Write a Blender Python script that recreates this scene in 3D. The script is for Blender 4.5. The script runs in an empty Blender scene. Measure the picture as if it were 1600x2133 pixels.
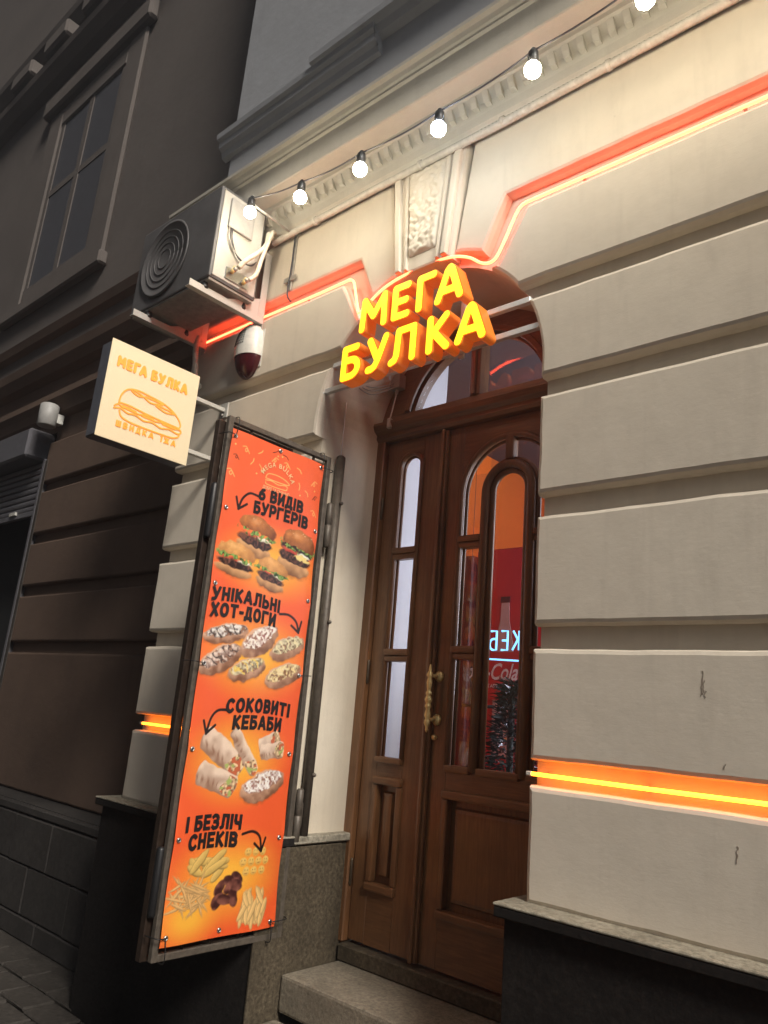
import bpy, bmesh, math, random
import numpy as np
from mathutils import Vector, Matrix, noise as mnoise
from mathutils.geometry import tessellate_polygon
random.seed(7); rng = np.random.default_rng(7)
SC = bpy.context.scene
COL = SC.collection

# ------------------------------------------------------------------ camera, world, exposure
cd = bpy.data.cameras.new('camera'); cam = bpy.data.objects.new('camera', cd); COL.objects.link(cam)
cd.sensor_fit = 'HORIZONTAL'; cd.sensor_width = 36.0; cd.lens = 36.0*1564.7/1600.0
cd.clip_start = 0.05; cd.clip_end = 400
Rr = ((0.7487733, 0.6577934, 0.0815259), (-0.1135179, 0.2484439, -0.9619716), (-0.6530331, 0.7110439, 0.2606995))
cam.matrix_world = Matrix(((Rr[0][0], -Rr[1][0], -Rr[2][0], 0.0), (Rr[0][1], -Rr[1][1], -Rr[2][1], -2.3),
                           (Rr[0][2], -Rr[1][2], -Rr[2][2], 0.0), (0, 0, 0, 1)))
SC.camera = cam

W = bpy.data.worlds.new('World'); SC.world = W; W.use_nodes = True
wn = W.node_tree; wn.nodes.clear()
wo = wn.nodes.new('ShaderNodeOutputWorld'); wb = wn.nodes.new('ShaderNodeBackground'); ws = wn.nodes.new('ShaderNodeTexSky')
ws.sky_type = 'NISHITA'; ws.sun_disc = False; ws.sun_elevation = math.radians(-2.0); ws.sun_rotation = math.radians(200)
wb.inputs['Strength'].default_value = 0.15
wn.links.new(ws.outputs[0], wb.inputs[0]); wn.links.new(wb.outputs[0], wo.inputs[0])

SD = bpy.data.lights.new('sun', 'SUN'); SUN = bpy.data.objects.new('sun', SD); COL.objects.link(SUN)
SD.energy = 5.0; SD.angle = math.radians(15.0); SD.color = (1.0, .93, .84)
SUN.rotation_euler = Vector((-.72, .27, -.64)).to_track_quat('-Z', 'Y').to_euler(); SUN.location = (6, -4, 6)

SC.view_settings.view_transform = 'Standard'; SC.view_settings.look = 'None'
SC.view_settings.exposure = 0.0; SC.view_settings.gamma = 1.0; SC.view_settings.use_curve_mapping = False
SC.render.engine = 'CYCLES'; SC.cycles.use_denoising = True
SC.cycles.max_bounces = 6; SC.cycles.diffuse_bounces = 3; SC.cycles.glossy_bounces = 3
SC.cycles.transmission_bounces = 4; SC.cycles.transparent_max_bounces = 10
SC.cycles.sample_clamp_indirect = 4.0; SC.cycles.caustics_reflective = False; SC.cycles.caustics_refractive = False

BULB = 112.0          # radiance of a string bulb
GZ = -1.55            # pavement level (camera height is z = 0)

# ------------------------------------------------------------------ materials
def new_mat(name):
    m = bpy.data.materials.new(name); m.use_nodes = True
    nt = m.node_tree; b = nt.nodes['Principled BSDF']
    return m, nt, b
def N(nt, typ, **kw):
    n = nt.nodes.new(typ)
    for k, v in kw.items():
        if k.startswith('i_'): n.inputs[k[2:].replace('_', ' ')].default_value = v
        else: setattr(n, k, v)
    return n
def coords(nt, scale=(1, 1, 1), rot=(0, 0, 0)):
    tc = N(nt, 'ShaderNodeTexCoord'); mp = N(nt, 'ShaderNodeMapping')
    mp.inputs['Scale'].default_value = scale; mp.inputs['Rotation'].default_value = rot
    nt.links.new(tc.outputs['Object'], mp.inputs['Vector']); return mp.outputs[0]
def noise(nt, vec, scale, detail=4, rough=.55, dist=0):
    n = N(nt, 'ShaderNodeTexNoise'); n.inputs['Scale'].default_value = scale; n.inputs['Detail'].default_value = detail
    n.inputs['Roughness'].default_value = rough; n.inputs['Distortion'].default_value = dist
    nt.links.new(vec, n.inputs['Vector']); return n.outputs[0]
def ramp(nt, fac, stops):
    r = N(nt, 'ShaderNodeValToRGB'); e = r.color_ramp.elements
    while len(e) > 1: e.remove(e[0])
    e[0].position = stops[0][0]; e[0].color = (*stops[0][1], 1)
    for p, c in stops[1:]:
        x = e.new(p); x.color = (*c, 1)
    nt.links.new(fac, r.inputs[0]); return r.outputs[0]
def mixc(nt, fac, a, b, typ='MIX'):
    m = N(nt, 'ShaderNodeMix', data_type='RGBA', blend_type=typ)
    for s, v in ((0, fac), (6, a), (7, b)):
        if hasattr(v, 'links') or hasattr(v, 'is_linked'): nt.links.new(v, m.inputs[s])
        else: m.inputs[s].default_value = v if s == 0 else (*v, 1)
    return m.outputs[2]
def bump(nt, b, hgt, strength, dist=.01, prev=None):
    n = N(nt, 'ShaderNodeBump'); n.inputs['Strength'].default_value = strength; n.inputs['Distance'].default_value = dist
    nt.links.new(hgt, n.inputs['Height'])
    if prev: nt.links.new(prev, n.inputs['Normal'])
    nt.links.new(n.outputs[0], b.inputs['Normal']); return n.outputs[0]
def g3(v): return (v, v, v)

def plaster(name, base, dirt, streak=1.0, bstr=.35):
    m, nt, b = new_mat(name)
    v = coords(nt)
    big = noise(nt, v, 1.3, 5, .6); mid = noise(nt, v, 9, 5, .65)
    c = mixc(nt, ramp(nt, big, [(.38, g3(0)), (.7, g3(.55))]), base, dirt)
    c = mixc(nt, ramp(nt, mid, [(.45, g3(0)), (.85, g3(.35))]), c, tuple(x*.72 for x in base))
    # small scuffs
    sp = noise(nt, coords(nt, (11, 11, 26)), 2.2, 3, .8, 1.5)
    c = mixc(nt, ramp(nt, sp, [(.715, g3(0)), (.75, g3(.7))]), c, tuple(x*.35 for x in dirt))
    dr = noise(nt, coords(nt, (6, 6, .55)), 2.0, 5, .7, .3)
    c = mixc(nt, ramp(nt, dr, [(.52, g3(0)), (.76, g3(.20))]), c, tuple(x*.62 for x in dirt))
    nt.links.new(c, b.inputs['Base Color'])
    b.inputs['Roughness'].default_value = .78; b.inputs['Specular IOR Level'].default_value = .3
    br = noise(nt, coords(nt, (9, 9, 60)), 2.0, 7, .75, .8)     # horizontal brush marks
    fine = noise(nt, v, 170, 3, .6)
    lum = noise(nt, v, 14, 4, .6)
    p = bump(nt, b, br, bstr*streak*.55, .006)
    p = bump(nt, b, fine, bstr*.35, .003, p)
    bump(nt, b, lum, bstr*.6, .012, p)
    return m
M = {}
M['plaster'] = plaster('cream_plaster', (.68, .61, .505), (.57, .50, .41), .8, .17)
M['plaster_smooth'] = plaster('reveal_plaster', (.66, .59, .47), (.48, .39, .29), .3, .22)
M['plaster_side'] = plaster('dull_shaded_plaster', (.135, .090, .066), (.080, .055, .042), .8)  # dull brown, darkened further in place of the light falling off
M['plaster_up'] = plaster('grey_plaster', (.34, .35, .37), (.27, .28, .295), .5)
M['plaster_side_up'] = plaster('haze_grey_plaster', (.125, .108, .098), (.088, .076, .070), .6)  # greyed tone carries the hazy veil of the upper wall in its colour
M['cornice'] = plaster('cornice_plaster', (.55, .52, .45), (.40, .36, .30), .2)

def granite(name, c0, c1, c2, rough=.6, bstr=.3, scale=60):
    m, nt, b = new_mat(name); v = coords(nt)
    a = noise(nt, v, scale, 6, .75); d = noise(nt, v, 6, 5, .6)
    c = ramp(nt, a, [(.3, c0), (.5, c1), (.72, c2)])
    c = mixc(nt, ramp(nt, d, [(.4, g3(0)), (.75, g3(.6))]), c, c0)
    nt.links.new(c, b.inputs['Base Color']); b.inputs['Roughness'].default_value = rough; b.inputs['Specular IOR Level'].default_value = .2
    p = bump(nt, b, a, bstr, .006); bump(nt, b, d, bstr, .02, p); return m
M['granite'] = granite('plinth_granite', (.03, .024, .017), (.085, .068, .046), (.17, .14, .095))
M['granite_dark'] = granite('dark_plinth_stone', (.007, .006, .0055), (.014, .012, .011), (.028, .023, .02), .8)
M['ledge'] = granite('ledge_stone', (.12, .11, .085), (.30, .27, .21), (.46, .42, .33), .8, .5, 45)
M['step'] = granite('step_stone', (.10, .088, .068), (.22, .19, .145), (.34, .295, .225), .7, .4, 70)
M['paver'] = granite('paver_stone', (.028, .024, .021), (.060, .053, .046), (.095, .085, .075), .7, .4, 40)
M['side_base'] = granite('side_base_stone', (.030, .027, .025), (.045, .041, .038), (.062, .057, .053), .8, .3, 35)

def wood(name, dark, light, axis='z'):
    m, nt, b = new_mat(name)
    sc = (26, 26, 1.6) if axis == 'z' else (1.6, 26, 26)
    g = noise(nt, coords(nt, sc), 3.0, 8, .65, 1.2); w = noise(nt, coords(nt), 2.2, 4, .6)
    c = ramp(nt, g, [(.25, dark), (.52, tuple((p+q)/2 for p, q in zip(dark, light))), (.8, light)])
    c = mixc(nt, ramp(nt, w, [(.35, g3(0)), (.75, g3(.65))]), c, tuple(x*.55 for x in dark))
    nt.links.new(c, b.inputs['Base Color']); b.inputs['Roughness'].default_value = .36
    b.inputs['Coat Weight'].default_value = .25; b.inputs['Coat Roughness'].default_value = .25
    rg = ramp(nt, w, [(.3, g3(.28)), (.7, g3(.5))]); nt.links.new(rg, b.inputs['Roughness'])
    bump(nt, b, g, .18, .003); return m
M['wood'] = wood('varnished_door_wood', (.115, .048, .019), (.30, .145, .060))
M['wood_h'] = wood('varnished_rail_wood', (.115, .048, .019), (.30, .145, .060), 'x')

def plain(name, col, rough=.5, metal=0, spec=.5, var=.25, scale=20, bstr=.0):
    m, nt, b = new_mat(name); v = coords(nt); n = noise(nt, v, scale, 5, .65)
    c = mixc(nt, ramp(nt, n, [(.35, g3(0)), (.75, g3(1))]), col, tuple(x*(1-var) for x in col))
    nt.links.new(c, b.inputs['Base Color']); b.inputs['Roughness'].default_value = rough
    b.inputs['Metallic'].default_value = metal; b.inputs['Specular IOR Level'].default_value = spec
    if bstr: bump(nt, b, n, bstr, .004)
    return m
M['iron'] = plain('rusty_brown_iron', (.055, .036, .026), .42, .4, .5, .6, 34, .4)
M['iron_grey'] = plain('worn_grey_paint_iron', (.13, .108, .085), .5, .2, .5, .5, 40, .3)
M['white_metal'] = plain('white_coated_steel', (.50, .485, .44), .42, 0, .5, .14, 7)
M['ac_casing'] = plain('shade_darkened_casing', (.12, .115, .115), .5, 0, .4, .35, 6)  # casing darkened so its front reads as unlit; shade is in the colour
M['rail'] = plain('aluminium_rail', (.75, .75, .74), .4, .2, .5, .15)
M['chip'] = plain('bare_render_chip', (.30, .25, .20), .9)
M['dim_pane'] = plain('unlit_window_pane', (.085, .085, .095), .35, 0, .3)
M['galv'] = plain('galvanised_bracket', (.42, .40, .36), .45, .5, .5, .4, 25)
M['black'] = plain('black_plastic', (.012, .012, .013), .45)
M['cable'] = plain('dark_cable', (.03, .03, .04), .5)
M['grey_plastic'] = plain('grey_plastic', (.38, .37, .35), .5)
M['conduit'] = plain('conduit_plastic', (.60, .57, .50), .55, 0, .4, .3, 30)
M['insul'] = plain('pipe_insulation', (.72, .66, .53), .7, 0, .3, .35, 30, .3)
M['brass'] = plain('brass', (.88, .66, .28), .36, .45, .6, .3, 30)
M['steel'] = plain('eyelet_steel', (.65, .65, .63), .28, 1)
M['siren_white'] = plain('siren_white_plastic', (.70, .69, .64), .35)
M['siren_red'] = plain('siren_red_lens', (.055, .004, .008), .2)
M['shutter'] = plain('shutter_steel', (.16, .155, .17), .45, .3)
M['void'] = plain('dark_interior', (.01, .01, .01), .9)
M['hinge'] = plain('old_hinge_metal', (.12, .09, .06), .45, .7, .5, .5, 40, .3)
M['white_wall'] = plain('white_painted_wall', (.74, .75, .80), .7, 0, .3, .06, 3)
M['orange_wall'] = plain('orange_painted_wall', (.85, .20, .03), .6, 0, .3, .06, 3)
M['ceil'] = plain('dark_ceiling', (.09, .07, .075), .8)
M['cola_red'] = plain('red_cabinet_paint', (.55, .02, .03), .35, 0, .5, .1, 3)
M['cola_dark'] = plain('dark_red_trim', (.10, .012, .014), .4)
M['cola_white'] = plain('white_print', (.85, .72, .72), .5)
M['bottle_glass'] = plain('pale_bottle_print', (.62, .36, .34), .15)
M['needle'] = plain('dark_fir', (.015, .025, .02), .5)
M['tinsel'] = plain('silver_tinsel', (.7, .72, .78), .25, .8)
M['sign_side'] = plain('sign_box_side', (.10, .105, .125), .45)
M['ink'] = plain('black_print', (.012, .008, .008), .55)
M['cream_print'] = plain('cream_print', (.85, .60, .30), .55)
M['floor'] = plain('shop_floor', (.12, .10, .09), .5)

def emit(name, col, strength, base=None):
    m, nt, b = new_mat(name)
    b.inputs['Base Color'].default_value = (*(base or col), 1); b.inputs['Roughness'].default_value = .4
    b.inputs['Emission Color'].default_value = (*col, 1); b.inputs['Emission Strength'].default_value = strength
    return m
M['bulb'] = emit('bulb_glow', (1.0, .87, .64), BULB, (.9, .9, .9))
M['bulb_cool'] = emit('bulb_glow_cool', (.86, .95, 1.0), BULB, (.9, .9, .9))
M['neon_red'] = emit('red_orange_neon', (1.0, .075, .028), 15.0, (.8, .3, .2))
M['neon_orange'] = emit('orange_neon', (1.0, .20, .010), 13.0, (.8, .4, .1))
M['letter_face'] = emit('yellow_letter_face', (1.0, .60, .006), 2.0, (.8, .6, .05))
M['letter_side'] = emit('orange_letter_side', (1.0, .16, .01), .24, (.75, .22, .03))
M['sign_face'] = emit('sign_box_face', (1.0, .74, .38), .20, (.62, .54, .38))
M['sign_letter'] = emit('sign_box_lettering', (1.0, .28, .02), .55, (.8, .3, .05))
M['neon_blue'] = emit('blue_neon', (.22, .62, 1.0), 2.2, (.3, .6, .8))
M['fill_panel'] = emit('shop_fill_glow', (.88, .92, 1.0), 7.5, (.9, .9, .9))  # emission of the added fill panel in the shop

def glass_mat(name, tint=(.92, .93, .95), refl=1.0):
    m = bpy.data.materials.new(name); m.use_nodes = True; nt = m.node_tree; nt.nodes.clear()
    o = N(nt, 'ShaderNodeOutputMaterial'); mx = N(nt, 'ShaderNodeMixShader'); t = N(nt, 'ShaderNodeBsdfTransparent'); g = N(nt, 'ShaderNodeBsdfGlossy')
    t.inputs[0].default_value = (*tint, 1); g.inputs['Roughness'].default_value = .03; g.inputs[0].default_value = (1, 1, 1, 1)
    f = N(nt, 'ShaderNodeLayerWeight'); f.inputs[0].default_value = .5
    p5 = N(nt, 'ShaderNodeMath', operation='POWER'); p5.inputs[1].default_value = 5.0; nt.links.new(f.outputs['Facing'], p5.inputs[0])
    ma = N(nt, 'ShaderNodeMath', operation='MULTIPLY_ADD'); ma.inputs[1].default_value = .95*refl; ma.inputs[2].default_value = .045*refl; nt.links.new(p5.outputs[0], ma.inputs[0])
    nt.links.new(ma.outputs[0], mx.inputs[0]); nt.links.new(t.outputs[0], mx.inputs[1]); nt.links.new(g.outputs[0], mx.inputs[2]); nt.links.new(mx.outputs[0], o.inputs[0])
    return m
M['glass'] = glass_mat('window_glass'); M['glass_dark'] = glass_mat('dim_window_glass', (.35, .36, .4))

# ------------------------------------------------------------------ object helpers
def link(o, parent=None):
    COL.objects.link(o)
    if parent is not None: o.parent = parent
    return o
def tag(o, label=None, cat=None, group=None, kind=None):
    if label: o['label'] = label
    if cat: o['category'] = cat
    if group: o['group'] = group
    if kind: o['kind'] = kind
    return o
def thing(name, label, cat, group=None, loc=(0, 0, 0)):
    e = bpy.data.objects.new(name, None); e.empty_display_size = .1; link(e); e.location = loc
    return tag(e, label, cat, group)
def mesh(name, verts, faces, mat, parent=None, smooth=False, origin=None):
    me = bpy.data.meshes.new(name); me.from_pydata([tuple(v) for v in verts], [], faces); me.update()
    return finish(name, me, mat, parent, smooth)
def finish(name, me, mat, parent=None, smooth=False):
    if mat is not None: me.materials.append(M[mat] if isinstance(mat, str) else mat)
    if smooth:
        for p in me.polygons: p.use_smooth = True
    o = bpy.data.objects.new(name, me); link(o)
    if parent is not None:
        o.parent = parent
        if parent.type == 'EMPTY' and tuple(parent.location) != (0, 0, 0):
            o.matrix_parent_inverse = Matrix.Translation(-Vector(parent.location))
    return o
def bmobj(name, bm, mat, parent=None, smooth=False, recalc=True):
    if recalc: bmesh.ops.recalc_face_normals(bm, faces=bm.faces)
    me = bpy.data.meshes.new(name); bm.to_mesh(me); bm.free()
    return finish(name, me, mat, parent, smooth)
def add_box(bm, x0, x1, y0, y1, z0, z1, bev=0, seg=1):
    r = bmesh.ops.create_cube(bm, size=1)
    for v in r['verts']:
        v.co = Vector((x0+(v.co.x+.5)*(x1-x0), y0+(v.co.y+.5)*(y1-y0), z0+(v.co.z+.5)*(z1-z0)))
    if bev:
        es = list({e for v in r['verts'] for e in v.link_edges})
        bmesh.ops.bevel(bm, geom=es, offset=bev, segments=seg, affect='EDGES', profile=.6)
def box(name, x0, x1, y0, y1, z0, z1, mat, parent=None, bev=0, seg=1):
    bm = bmesh.new(); add_box(bm, x0, x1, y0, y1, z0, z1, bev, seg); return bmobj(name, bm, mat, parent)
def frames(pts):
    P = [Vector(p) for p in pts]; T = []
    for i in range(len(P)):
        a = P[max(i-1, 0)]; b = P[min(i+1, len(P)-1)]; T.append((b-a).normalized())
    up = Vector((0, 0, 1)) if abs(T[0].z) < .9 else Vector((0, 1, 0))
    U = [(up - T[0]*up.dot(T[0])).normalized()]
    for i in range(1, len(P)):
        u = U[-1] - T[i]*U[-1].dot(T[i]); U.append(u.normalized() if u.length > 1e-6 else U[-1])
    return P, T, U
def tube_geo(pts, r, n=8, radii=None):
    P, T, U = frames(pts); V = []; F = []
    for i in range(len(P)):
        w = T[i].cross(U[i]); rr = radii[i] if radii is not None else r
        for k in range(n):
            a = 2*math.pi*k/n; V.append(P[i] + U[i]*math.cos(a)*rr + w*math.sin(a)*rr)
    for i in range(len(P)-1):
        for k in range(n):
            F.append((i*n+k, i*n+(k+1) % n, (i+1)*n+(k+1) % n, (i+1)*n+k))
    F.append(tuple(range(n))[::-1]); F.append(tuple(range((len(P)-1)*n, len(P)*n)))
    return V, F
def tube(name, pts, r, mat, parent=None, n=8, radii=None):
    V, F = tube_geo(pts, r, n, radii); return mesh(name, V, F, mat, parent, True)
def curve_pts(pts, k=8, closed=False):
    P = [Vector(p) for p in pts]; out = []
    for i in range(len(P)-1):
        p0 = P[max(i-1, 0)]; p1 = P[i]; p2 = P[i+1]; p3 = P[min(i+2, len(P)-1)]
        for j in range(k):
            t = j/k
            out.append(.5*((2*p1)+(-p0+p2)*t+(2*p0-5*p1+4*p2-p3)*t*t+(-p0+3*p1-3*p2+p3)*t**3))
    out.append(P[-1]); return out
def lathe(name, prof, mat, parent=None, n=16, loc=(0, 0, 0), axis='z'):
    V = []; F = []
    for (r, h) in prof:
        for k in range(n):
            a = 2*math.pi*k/n; c, s = r*math.cos(a), r*math.sin(a)
            p = (c, s, h) if axis == 'z' else ((h, c, s) if axis == 'x' else (c, h, s))
            V.append((p[0]+loc[0], p[1]+loc[1], p[2]+loc[2]))
    for i in range(len(prof)-1):
        for k in range(n): F.append((i*n+k, i*n+(k+1) % n, (i+1)*n+(k+1) % n, (i+1)*n+k))
    F.append(tuple(range(n))[::-1]); F.append(tuple(range((len(prof)-1)*n, len(prof)*n)))
    bm = bmesh.new(); vs = [bm.verts.new(v) for v in V]
    for f in F: bm.faces.new([vs[i] for i in f])
    return bmobj(name, bm, mat, parent, True)

def resample(poly, step):
    out = []
    for i in range(len(poly)):
        a = poly[i]; b = poly[(i+1) % len(poly)]; d = math.hypot(b[0]-a[0], b[1]-a[1]); k = max(1, int(d/step))
        for j in range(k): out.append((a[0]+(b[0]-a[0])*j/k, a[1]+(b[1]-a[1])*j/k))
    return out
def area(poly): return .5*sum(poly[i][0]*poly[(i+1) % len(poly)][1]-poly[(i+1) % len(poly)][0]*poly[i][1] for i in range(len(poly)))
def inset(poly, c):
    n = len(poly); out = []
    for i in range(n):
        p0, p1, p2 = Vector(poly[i-1]), Vector(poly[i]), Vector(poly[(i+1) % n])
        d1 = (p1-p0).normalized(); d2 = (p2-p1).normalized()
        n1 = Vector((-d1.y, d1.x)); n2 = Vector((-d2.y, d2.x)); b = n1+n2
        b = b.normalized() if b.length > 1e-6 else n1
        k = c/max(.35, b.dot(n1)); out.append((p1.x+b.x*k, p1.y+b.y*k))
    return out
def tess(polys): return tessellate_polygon([[Vector((x, z, 0)) for x, z in pl] for pl in polys])
def prism(name, poly, y0, y1, mat, parent=None, ch=0, chd=None, jitter=0, step=.07):
    """polygon in the x-z plane, front at y0, back at y1, front edge chamfered by ch"""
    if area(poly) < 0: poly = poly[::-1]
    if jitter:
        poly = resample(poly, step)
        poly = [(x+jitter*mnoise.noise((x*9, z*9, 1.7)), z+jitter*mnoise.noise((x*9, z*9, 7.1))) for x, z in poly]
    bm = bmesh.new(); rings = []
    if ch:
        d = chd or ch
        for c, y in ((ch, y0), (ch*.35, y0+d*.2), (0, y0+d)): rings.append((inset(poly, c), y))
    else: rings.append((poly, y0))
    rings.append((poly, y1)); prev = None
    for k, (pl, y) in enumerate(rings):
        vs = [bm.verts.new((x, y, z)) for x, z in pl]
        if prev:
            for i in range(len(vs)): bm.faces.new((prev[i], prev[(i+1) % len(vs)], vs[(i+1) % len(vs)], vs[i]))
        else:
            for t in tess([pl]): bm.faces.new([vs[q] for q in t])
            fpl = pl
        prev = vs
    for t in tess([rings[-1][0]]): bm.faces.new([prev[q] for q in t])
    return bmobj(name, bm, mat, parent)
def extr_x(name, prof, x0, x1, mat, parent=None, cuts=1):
    """(y, z) profile swept along x"""
    bm = bmesh.new(); prev = None; first = None
    for k in range(cuts+1):
        x = x0+(x1-x0)*k/cuts; vs = [bm.verts.new((x, y, z)) for y, z in prof]
        if prev:
            for i in range(len(vs)): bm.faces.new((prev[i], prev[(i+1) % len(vs)], vs[(i+1) % len(vs)], vs[i]))
        else: first = vs
        prev = vs
    bm.faces.new(first); bm.faces.new(prev[::-1]); bmesh.ops.triangulate(bm, faces=[f for f in bm.faces if len(f.verts) > 4])
    return bmobj(name, bm, mat, parent)
def arc(cx, cz, r, a0, a1, n=16): return [(cx+r*math.cos(math.radians(a0+(a1-a0)*i/n)), cz+r*math.sin(math.radians(a0+(a1-a0)*i/n))) for i in range(n+1)]

def stroke_mesh(strokes, r, res, square=False):
    """filled outline of thick rounded strokes (2D), returns verts2d, faces"""
    P = [p for s in strokes for p in s]; x0 = min(p[0] for p in P)-r-2*res; x1 = max(p[0] for p in P)+r+2*res
    z0 = min(p[1] for p in P)-r-2*res; z1 = max(p[1] for p in P)+r+2*res
    nx = int((x1-x0)/res)+2; nz = int((z1-z0)/res)+2
    X, Z = np.meshgrid(x0+np.arange(nx)*res, z0+np.arange(nz)*res, indexing='ij'); D = np.full(X.shape, 9.0)
    for s in strokes:
        for a, b in zip(s[:-1], s[1:]):
            dx, dz = b[0]-a[0], b[1]-a[1]; L = dx*dx+dz*dz+1e-12
            if L < 1e-10: continue
            t = np.clip(((X-a[0])*dx+(Z-a[1])*dz)/L, 0, 1)
            if square:
                l = math.sqrt(L); al = ((X-a[0])*dx+(Z-a[1])*dz)/l; pe = np.abs((X-a[0])*dz-(Z-a[1])*dx)/l
                D = np.minimum(D, np.maximum(pe, np.maximum(-al, al-l)))
            else: D = np.minimum(D, np.hypot(X-a[0]-t*dx, Z-a[1]-t*dz))
    D = D-r; idx = {}; V = []; F = []
    def vert(k, p):
        if k not in idx: idx[k] = len(V); V.append(p)
        return idx[k]
    for i in range(nx-1):
        for j in range(nz-1):
            c = [(i, j), (i+1, j), (i+1, j+1), (i, j+1)]; d = [D[q] for q in c]
            if min(d) >= 0: continue
            f = []
            for k in range(4):
                a, b = c[k], c[(k+1) % 4]; da, db = d[k], d[(k+1) % 4]
                if da < 0: f.append(vert(a, (X[a], Z[a])))
                if (da < 0) != (db < 0):
                    t = da/(da-db); f.append(vert((min(a, b), max(a, b)), (X[a]+(X[b]-X[a])*t, Z[a]+(Z[b]-Z[a])*t)))
            if len(f) >= 3: F.append(tuple(f))
    return V, F
def stroke_solid(name, strokes, r, res, mapf, mat, parent, depth_vec):
    V, F = stroke_mesh(strokes, r, res); bm = bmesh.new(); vs = [bm.verts.new(mapf(*v)) for v in V]
    for f in F:
        try: bm.faces.new([vs[i] for i in f])
        except ValueError: pass
    e = bmesh.ops.extrude_face_region(bm, geom=list(bm.faces))
    for g in e['geom']:
        if isinstance(g, bmesh.types.BMVert): g.co += Vector(depth_vec)
    return bmobj(name, bm, mat, parent)

def text_geo(txt, size, bold=0.0, shear=0.0, spacing=1.0, res=3):
    c = bpy.data.curves.new('lettering', 'FONT'); c.body = txt; c.size = size; c.offset = bold; c.shear = shear
    c.space_character = spacing; c.resolution_u = res; c.align_x = 'CENTER'; c.align_y = 'BOTTOM_BASELINE'
    o = bpy.data.objects.new('lettering', c); COL.objects.link(o)
    dg = bpy.context.evaluated_depsgraph_get(); me = bpy.data.meshes.new_from_object(o.evaluated_get(dg))
    V = [(v.co.x, v.co.y) for v in me.vertices]; F = [tuple(p.vertices) for p in me.polygons]
    bpy.data.objects.remove(o); bpy.data.curves.remove(c); bpy.data.meshes.remove(me)
    return V, F

# ------------------------------------------------------------------ setting: pavement
XC, ZC, RA = -1.990, 1.36, .622          # arch centre and radius of the opening
XL, XR, XJ = -2.612, 1.6, -1.368           # opening left edge, right end of the front, right jamb
BAY = -3.84                              # left end of the projecting front
REC = .45                                # the neighbouring front lies this far back
pave = mesh('pavement', [(-40, -30, GZ), (30, -30, GZ), (30, 12, GZ), (-40, 12, GZ)], [(0, 1, 2, 3)], 'paver')
tag(pave, kind='structure')
pm = []
for i in range(6):
    bm = bmesh.new(); w, d = .26+.006*(i % 3), .165
    add_box(bm, -w/2, w/2, -d/2, d/2, 0, .022+.002*(i % 3), .008)
    for v in bm.verts: v.co += Vector((random.uniform(-.003, .003), random.uniform(-.003, .003), random.uniform(-.002, .002)))
    me = bpy.data.meshes.new('paving_stone'); bmesh.ops.recalc_face_normals(bm, faces=bm.faces); bm.to_mesh(me); bm.free(); me.materials.append(M['paver']); pm.append(me)
cnt = 0
for r in range(9):
    for c in range(26):
        x = -8.4+c*.275+(.137 if r % 2 else 0); y = -1.42+r*.18
        if x > -3.85 and y > -.2: continue
        if x > -1.2 or cnt > 280: continue
        o = bpy.data.objects.new('paving_stone', random.choice(pm)); link(o, pave); o.location = (x, y, GZ+.001)
        o.rotation_euler = (random.uniform(-.01, .01), random.uniform(-.01, .01), random.uniform(-.012, .012)); cnt += 1

# ------------------------------------------------------------------ the cream building
B = thing('town_building', 'cream rusticated building front with arched wooden entrance door', 'building')
LV = [-.092, .355, .831, 1.304, 1.738, 2.207]   # front lower edges of the courses
GAP, CH = .107, .018
def course(poly): return prism('stone_band', poly, 0.0, .075, 'plaster', B, CH, .026, .004)
def top(i): return LV[i+1]-GAP if i+1 < len(LV) else 2.575
# full outlines are the front outlines grown by CH
for i, zb in [(-1, -.531)]+list(enumerate(LV[:3])):
    zt = LV[0]-GAP if i == -1 else top(i)
    course([(XJ, zb-CH*.5), (XR, zb-CH*.5), (XR, zt+CH), (XJ, zt+CH)])
    course([(BAY, zb-CH*.5), (XL, zb-CH*.5), (XL, zt+CH), (BAY, zt+CH)])
def arcx(z, s=1):
    d = RA*RA-(z-ZC)**2; return (XC+s*math.sqrt(max(d, 0))) if z > ZC else XC+s*RA
def side(s, zs): return [(arcx(z, s), z) for z in zs]
for s in (1, -1):
    far = XR if s > 0 else BAY
    # course at the spring line
    zb, zt = LV[3]-CH*.5, LV[4]-GAP+CH; zz = [zb+(zt-zb)*k/10 for k in range(11)]
    course(side(s, zz)+[(far, zt), (far, zb)])
    # course with the slanted shoulder, below the upper neon groove
    zb, zt = LV[4]-CH*.5, 2.10; zz = [zb+(1.868-zb)*k/6 for k in range(7)]
    course(side(s, zz)+[(XC+s*.40, 1.868), (XC+s*.532, zt), (far, zt), (far, zb)])
    # top course running down to the arch beside the keystone
    a1 = math.degrees(math.atan2(2.04-ZC, .175)); a0 = math.degrees(math.atan2(1.945-ZC, .325))
    al = [(XC+s*(RA+.052)*math.cos(math.radians(a)), ZC+(RA+.052)*math.sin(math.radians(a))) for a in [a0+(a1-a0)*k/5 for k in range(6)]]
    course([(XC+s*.325, 1.955)]+al[1:]+[(XC+s*.245, 2.575), (far, 2.575), (far, LV[5]-CH*.5), (XC+s*.43, LV[5]-CH*.5)])
# wall core behind the courses, with the arch cut out (slightly wider, so that the joints notch the jamb)
def opening(r, dx, zlow): return [(XC+dx, zlow)]+arc(XC, ZC, r, 0, 180, 28)+[(XC-dx, zlow)]
ro = RA+.004
core = [(XR, GZ), (XR, 2.6), (BAY+.02, 2.6), (BAY+.02, GZ)]+opening(ro, ro, GZ)[::-1]
prism('wall', core, .055, .15, 'plaster', B)
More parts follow.
